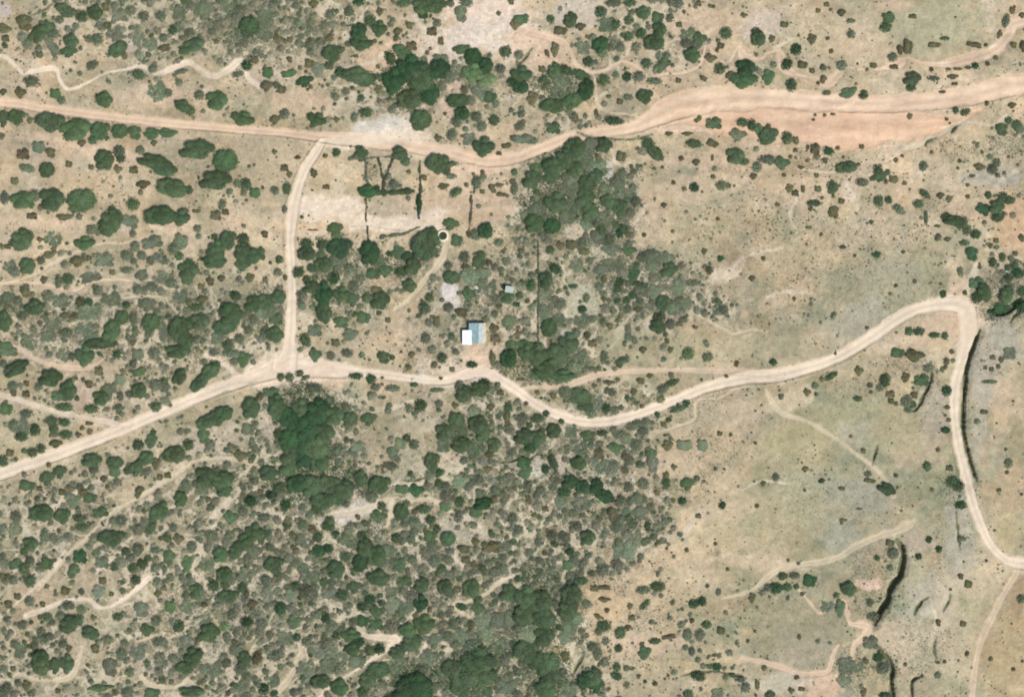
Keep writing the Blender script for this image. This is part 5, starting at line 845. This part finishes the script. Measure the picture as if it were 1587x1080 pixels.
def sheet_roof(name, x0, x1, y0, y1, za, zb, mat, parent, wave=.9, amp=.022, axis='x'):
    """corrugated sheet, za at x0 and zb at x1, ribs run down the slope"""
    n = int((y1 - y0) / wave * 8); ys = np.linspace(y0, y1, n + 1); co = []
    for yy in ys:
        w = amp * math.sin((yy - y0) / wave * 2 * math.pi)
        for xx, zz in ((x0, za), ((x0 + x1) / 2, (za + zb) / 2), (x1, zb)): co.append((xx, yy, zz + w))
    m = len(co)
    for yy in ys:
        w = amp * math.sin((yy - y0) / wave * 2 * math.pi)
        for xx, zz in ((x0, za), ((x0 + x1) / 2, (za + zb) / 2), (x1, zb)): co.append((xx, yy, zz + w - .04))
    F = []
    for i in range(n):
        for j in range(2):
            a = i * 3 + j; F.append([a, a + 1, a + 4, a + 3]); F.append([m + a, m + a + 3, m + a + 4, m + a + 1])
        F.append([i * 3, i * 3 + 3, m + i * 3 + 3, m + i * 3]); F.append([i * 3 + 2, m + i * 3 + 2, m + i * 3 + 5, i * 3 + 5])
    for i in (0, n):
        for j in range(2):
            a = i * 3 + j; F.append([a, m + a, m + a + 1, a + 1])
    me = np_mesh(name, np.array(co), np.array(F), smooth=False); return link(name, me, [mat], parent)
M_BLUE_SHADED = simple_mat('shaded_blue_sheet', alb(152, 180, 182, 1.6), .45, .0, .9, .3)  # blue-grey tone has the west slope's shade painted into it
M_PALE = simple_mat('pale_sheet', alb(190, 204, 202, 1.6), .5, 0, .8, .25)
M_CREAM = simple_mat('cream_sheet', alb(222, 210, 180, 1.6), .6, 0, .8, .35)
M_WHITE = simple_mat('white_sheet', (.80, .82, .80), .5, 0, 1.0, .04)
M_WALL = simple_mat('plaster', (.50, .46, .38), .9, 0, 1.5, .15)
M_GLASS = simple_mat('window_glass', (.03, .04, .05), .1)
M_DOOR = simple_mat('painted_door', (.10, .18, .16), .6)
def window(parent, x, y, z, w, h, d):
    """window in a wall facing -y"""
    bm = bmesh.new()
    for a in ((-w/2, -w/2+.06, -h/2, h/2), (w/2-.06, w/2, -h/2, h/2), (-w/2+.06, w/2-.06, -h/2, -h/2+.06), (-w/2+.06, w/2-.06, h/2-.06, h/2)):
        box(bm, x+a[0], x+a[1], y-.05*d, y+.03*d, z+a[2], z+a[3]) if d > 0 else box(bm, x+a[0], x+a[1], y-.03, y+.05, z+a[2], z+a[3])
    f = finish('window', bm, [M_WHITE], parent)
    bm = bmesh.new(); box(bm, x-w/2+.06, x+w/2-.06, y-.02, y+.02, z-h/2+.06, z+h/2-.06); finish('pane', bm, [M_GLASS], f)
def build_house():
    cx_, cy_ = 740, 516.5; z = float(ground_z(cx_, cy_))
    root = link('house', None, loc=(wx(cx_), wy(cy_), z))
    tag(root, 'small house with shade-tinted blue and cream sheet roof and white lean-to above the road', 'house')
    hx, hy = 3.6, 4.35
    bm = bmesh.new()
    # walls as four slabs with gable ends
    zr = 3.05; ze = 2.55; xr = .55
    def gable(y0, y1):
        v = [(-hx, y0, -.8), (hx, y0, -.8), (hx, y0, ze), (xr, y0, zr), (-hx, y0, ze)]
        a = [bm.verts.new(p) for p in v]; b = [bm.verts.new((p[0], y1, p[2])) for p in v]
        bm.faces.new(a); bm.faces.new(b[::-1])
        for i in range(5): bm.faces.new((a[i], b[i], b[(i + 1) % 5], a[(i + 1) % 5]))
    gable(-hy, -hy + .2); gable(hy - .2, hy)
    box(bm, -hx, -hx + .2, -hy + .2, hy - .2, -.8, ze); box(bm, hx - .2, hx, -hy + .2, hy - .2, -.8, ze)
    bmesh.ops.recalc_face_normals(bm, faces=bm.faces[:]); finish('wall', bm, [M_WALL], root)
    ov = .3
    r1 = sheet_roof('roof', -hx - ov, xr, -hy - ov, hy + ov, ze - .02, zr + .08, M_BLUE_SHADED, root); r1['label'] = 'pale blue western roof slope with painted-in shade'
    r2 = sheet_roof('roof', xr + .002, 2.65, -hy - ov, hy + ov, zr + .08, (zr * .42 + ze * .58) + .08, M_PALE, root); r2['label'] = 'near-white upper eastern roof slope'
    r3 = sheet_roof('roof', 2.60, hx + ov, -hy - ov, hy + ov, (zr * .42 + ze * .58) + .04, ze - .02, M_CREAM, root); r3['label'] = 'cream weathered eastern eave sheets'
    bm = bmesh.new(); box(bm, xr - .12, xr + .12, -hy - ov, hy + ov, zr + .09, zr + .15); finish('ridge_cap', bm, [M_BLUE_SHADED], root, bevel=.02)
    bm = bmesh.new(); box(bm, 1.2, 2.1, -hy - .06, -hy - .004, 0, 2.05); d = finish('door', bm, [M_DOOR], root, bevel=.01)
    bm = bmesh.new(); box(bm, 1.92, 2.0, -hy - .12, -hy - .062, .98, 1.06); finish('handle', bm, [M_WIRE], d)
    window(root, -.6, -hy - .03, 1.35, 1.0, .9, 1); window(root, -1.5, hy + .03, 1.4, 1.0, .9, 1); window(root, 1.6, hy + .03, 1.4, .9, .8, 1)
    # white lean-to on the western wall
    ax0, ax1 = wx(717) - wx(cx_), wx(731.5) - wx(cx_); ay0, ay1 = wy(534) - wy(cy_), wy(512) - wy(cy_)
    bm = bmesh.new(); box(bm, ax0 + .2, -hx - .004, ay0 + .2, ay0 + .38, -.8, 2.25); box(bm, ax0 + .2, ax0 + .38, ay0 + .38, ay1 - .38, -.8, 2.2); box(bm, ax0 + .2, -hx - .004, ay1 - .38, ay1 - .2, -.8, 2.25)
    finish('lean_to_wall', bm, [M_WALL], root)
    r = sheet_roof('lean_to_roof', ax0, ax1, ay0, ay1, 2.32, 2.72, M_WHITE, root); r['label'] = 'bright white lean-to roof'
    bm = bmesh.new(); box(bm, ax0 + 1.3, ax0 + 2.1, ay0 + .13, ay0 + .19, 0, 1.95); finish('door', bm, [M_DOOR], root, bevel=.01)
build_house()
def build_hut():
    cx_, cy_ = 789.5, 449; z = float(ground_z(cx_, cy_))
    root = link('hut', None, loc=(wx(cx_), wy(cy_), z)); root.rotation_euler = (0, 0, R(-8))
    tag(root, 'tiny hut with pale grey-green roof among scrub beside the wire fence', 'hut')
    bm = bmesh.new(); hx, hy = 1.7, 1.25
    box(bm, -hx, hx, -hy, -hy + .15, -.6, 2.3); box(bm, -hx, hx, hy - .15, hy, -.6, 2.3); box(bm, -hx, -hx + .15, -hy + .15, hy - .15, -.6, 2.3); box(bm, hx - .15, hx, -hy + .15, hy - .15, -.6, 2.3)
    finish('wall', bm, [M_WALL], root)
    sheet_roof('roof', -hx - .25, hx + .25, -hy - .25, hy + .25, 2.36, 2.62, simple_mat('grey_green_sheet', (.33, .37, .32), .5, 0, 1, .15), root)
    bm = bmesh.new(); box(bm, -.4, .4, -hy - .05, -hy - .003, 0, 1.9); d = finish('door', bm, [M_DOOR], root, bevel=.01)
    bm = bmesh.new(); box(bm, .25, .32, -hy - .1, -hy - .052, .95, 1.02); finish('handle', bm, [M_WIRE], d)
build_hut()
def build_tank():
    cx_, cy_ = 686.5, 365.5; z = float(ground_z(cx_, cy_)) - .1
    root = link('water_tank', None, loc=(wx(cx_), wy(cy_), z)); tag(root, 'round open tank with thick pale rim and dark water beside the big round tree', 'tank')
    prof = [(2.70, -.6), (2.70, .9), (2.62, .98), (1.95, .98), (1.87, .9), (1.87, -.6)]
    n = 56; co = []; F = []
    for i in range(n):
        a = 2 * math.pi * i / n; w = 1 + .012 * math.sin(i * 2.3) + .01 * math.sin(i * 5.1)
        for r, zz in prof: co.append((r * w * math.cos(a), r * w * math.sin(a), zz))
    m = len(prof)
    for i in range(n):
        for j in range(m):
            F.append([i * m + j, ((i + 1) % n) * m + j, ((i + 1) % n) * m + (j + 1) % m, i * m + (j + 1) % m])
    me = np_mesh('rim_wall', np.array(co), np.array(F)); link('rim_wall', me, [simple_mat('pale_render', (.56, .51, .40), .85, 0, 1.2, .06)], root)
    bm = bmesh.new(); bmesh.ops.create_circle(bm, cap_ends=True, segments=48, radius=1.9)
    w = simple_mat('dark_water', (.035, .045, .02), .12, 0, 1.0, .3); finish('water', bm, [w], root, (0, 0, .55))
build_tank()
def build_log():
    cx_, cy_ = 486, 357; z = float(ground_z(cx_, cy_))
    co, F = tube([(-2.5, 0, .22), (-1.2, .06, .25), (0, 0, .27), (1.3, -.08, .25), (2.5, .02, .2)], [.34, .36, .33, .3, .2], 10)
    co2, F2 = tube([(.6, .05, .3), (1.1, .5, .5), (1.3, .95, .55)], [.14, .1, .05], 7)
    # end caps
    c, f = merge([(co, F), (co2, F2)])
    n = len(c); c = np.concatenate([c, [co[:10].mean(0)], [co[-10:].mean(0)]])
    ring = lambda s, k: [[n + k, s + i, s + (i + 1) % 10, s + (i + 1) % 10] for i in range(10)]
    me = np_mesh('fallen_log', c, f, smooth=True); o = link('fallen_log', me, [M_BARK], loc=(wx(cx_), wy(cy_), z)); tag(o, 'brown fallen log on the sandy yard beside the joining track', 'log')
build_log()
# sandstone blocks and stones left on the bare spots near the house
M_ROCK = simple_mat('pale_rock', alb(222, 212, 194, 1.7), .9, 0, 2, .2)
def rock(x, y, r, label, seed):
    g = np.random.default_rng(seed); bm = bmesh.new(); bmesh.ops.create_icosphere(bm, subdivisions=2, radius=1)
    d = [g.normal(0, 1, 3) for _ in range(7)]; d = [q / np.linalg.norm(q) for q in d]
    for v in bm.verts:
        p = np.array(v.co[:]); s = min(1.0, min(.82 / max(float(p @ q), .01) for q in d)); v.co = Vector(p * s * (1 + g.normal(0, .02)))
    for v in bm.verts: v.co.x *= r; v.co.y *= r * .75; v.co.z *= r * .5
    o = finish('rock', bm, [M_ROCK], loc=(wx(x), wy(y), float(ground_z(x, y)) + r * .15)); o.rotation_euler = (0, 0, g.uniform(0, 3)); tag(o, label, 'rock', 'pale rocks')
rock(738, 446, 1.3, 'pale flat rock in the scrub between the hut and the bare patch', 1)
rock(640, 588, .9, 'pale rock on the road edge south-west of the house', 2)
rock(609, 594, .8, 'pale rock south of the road below the garden thicket', 3)
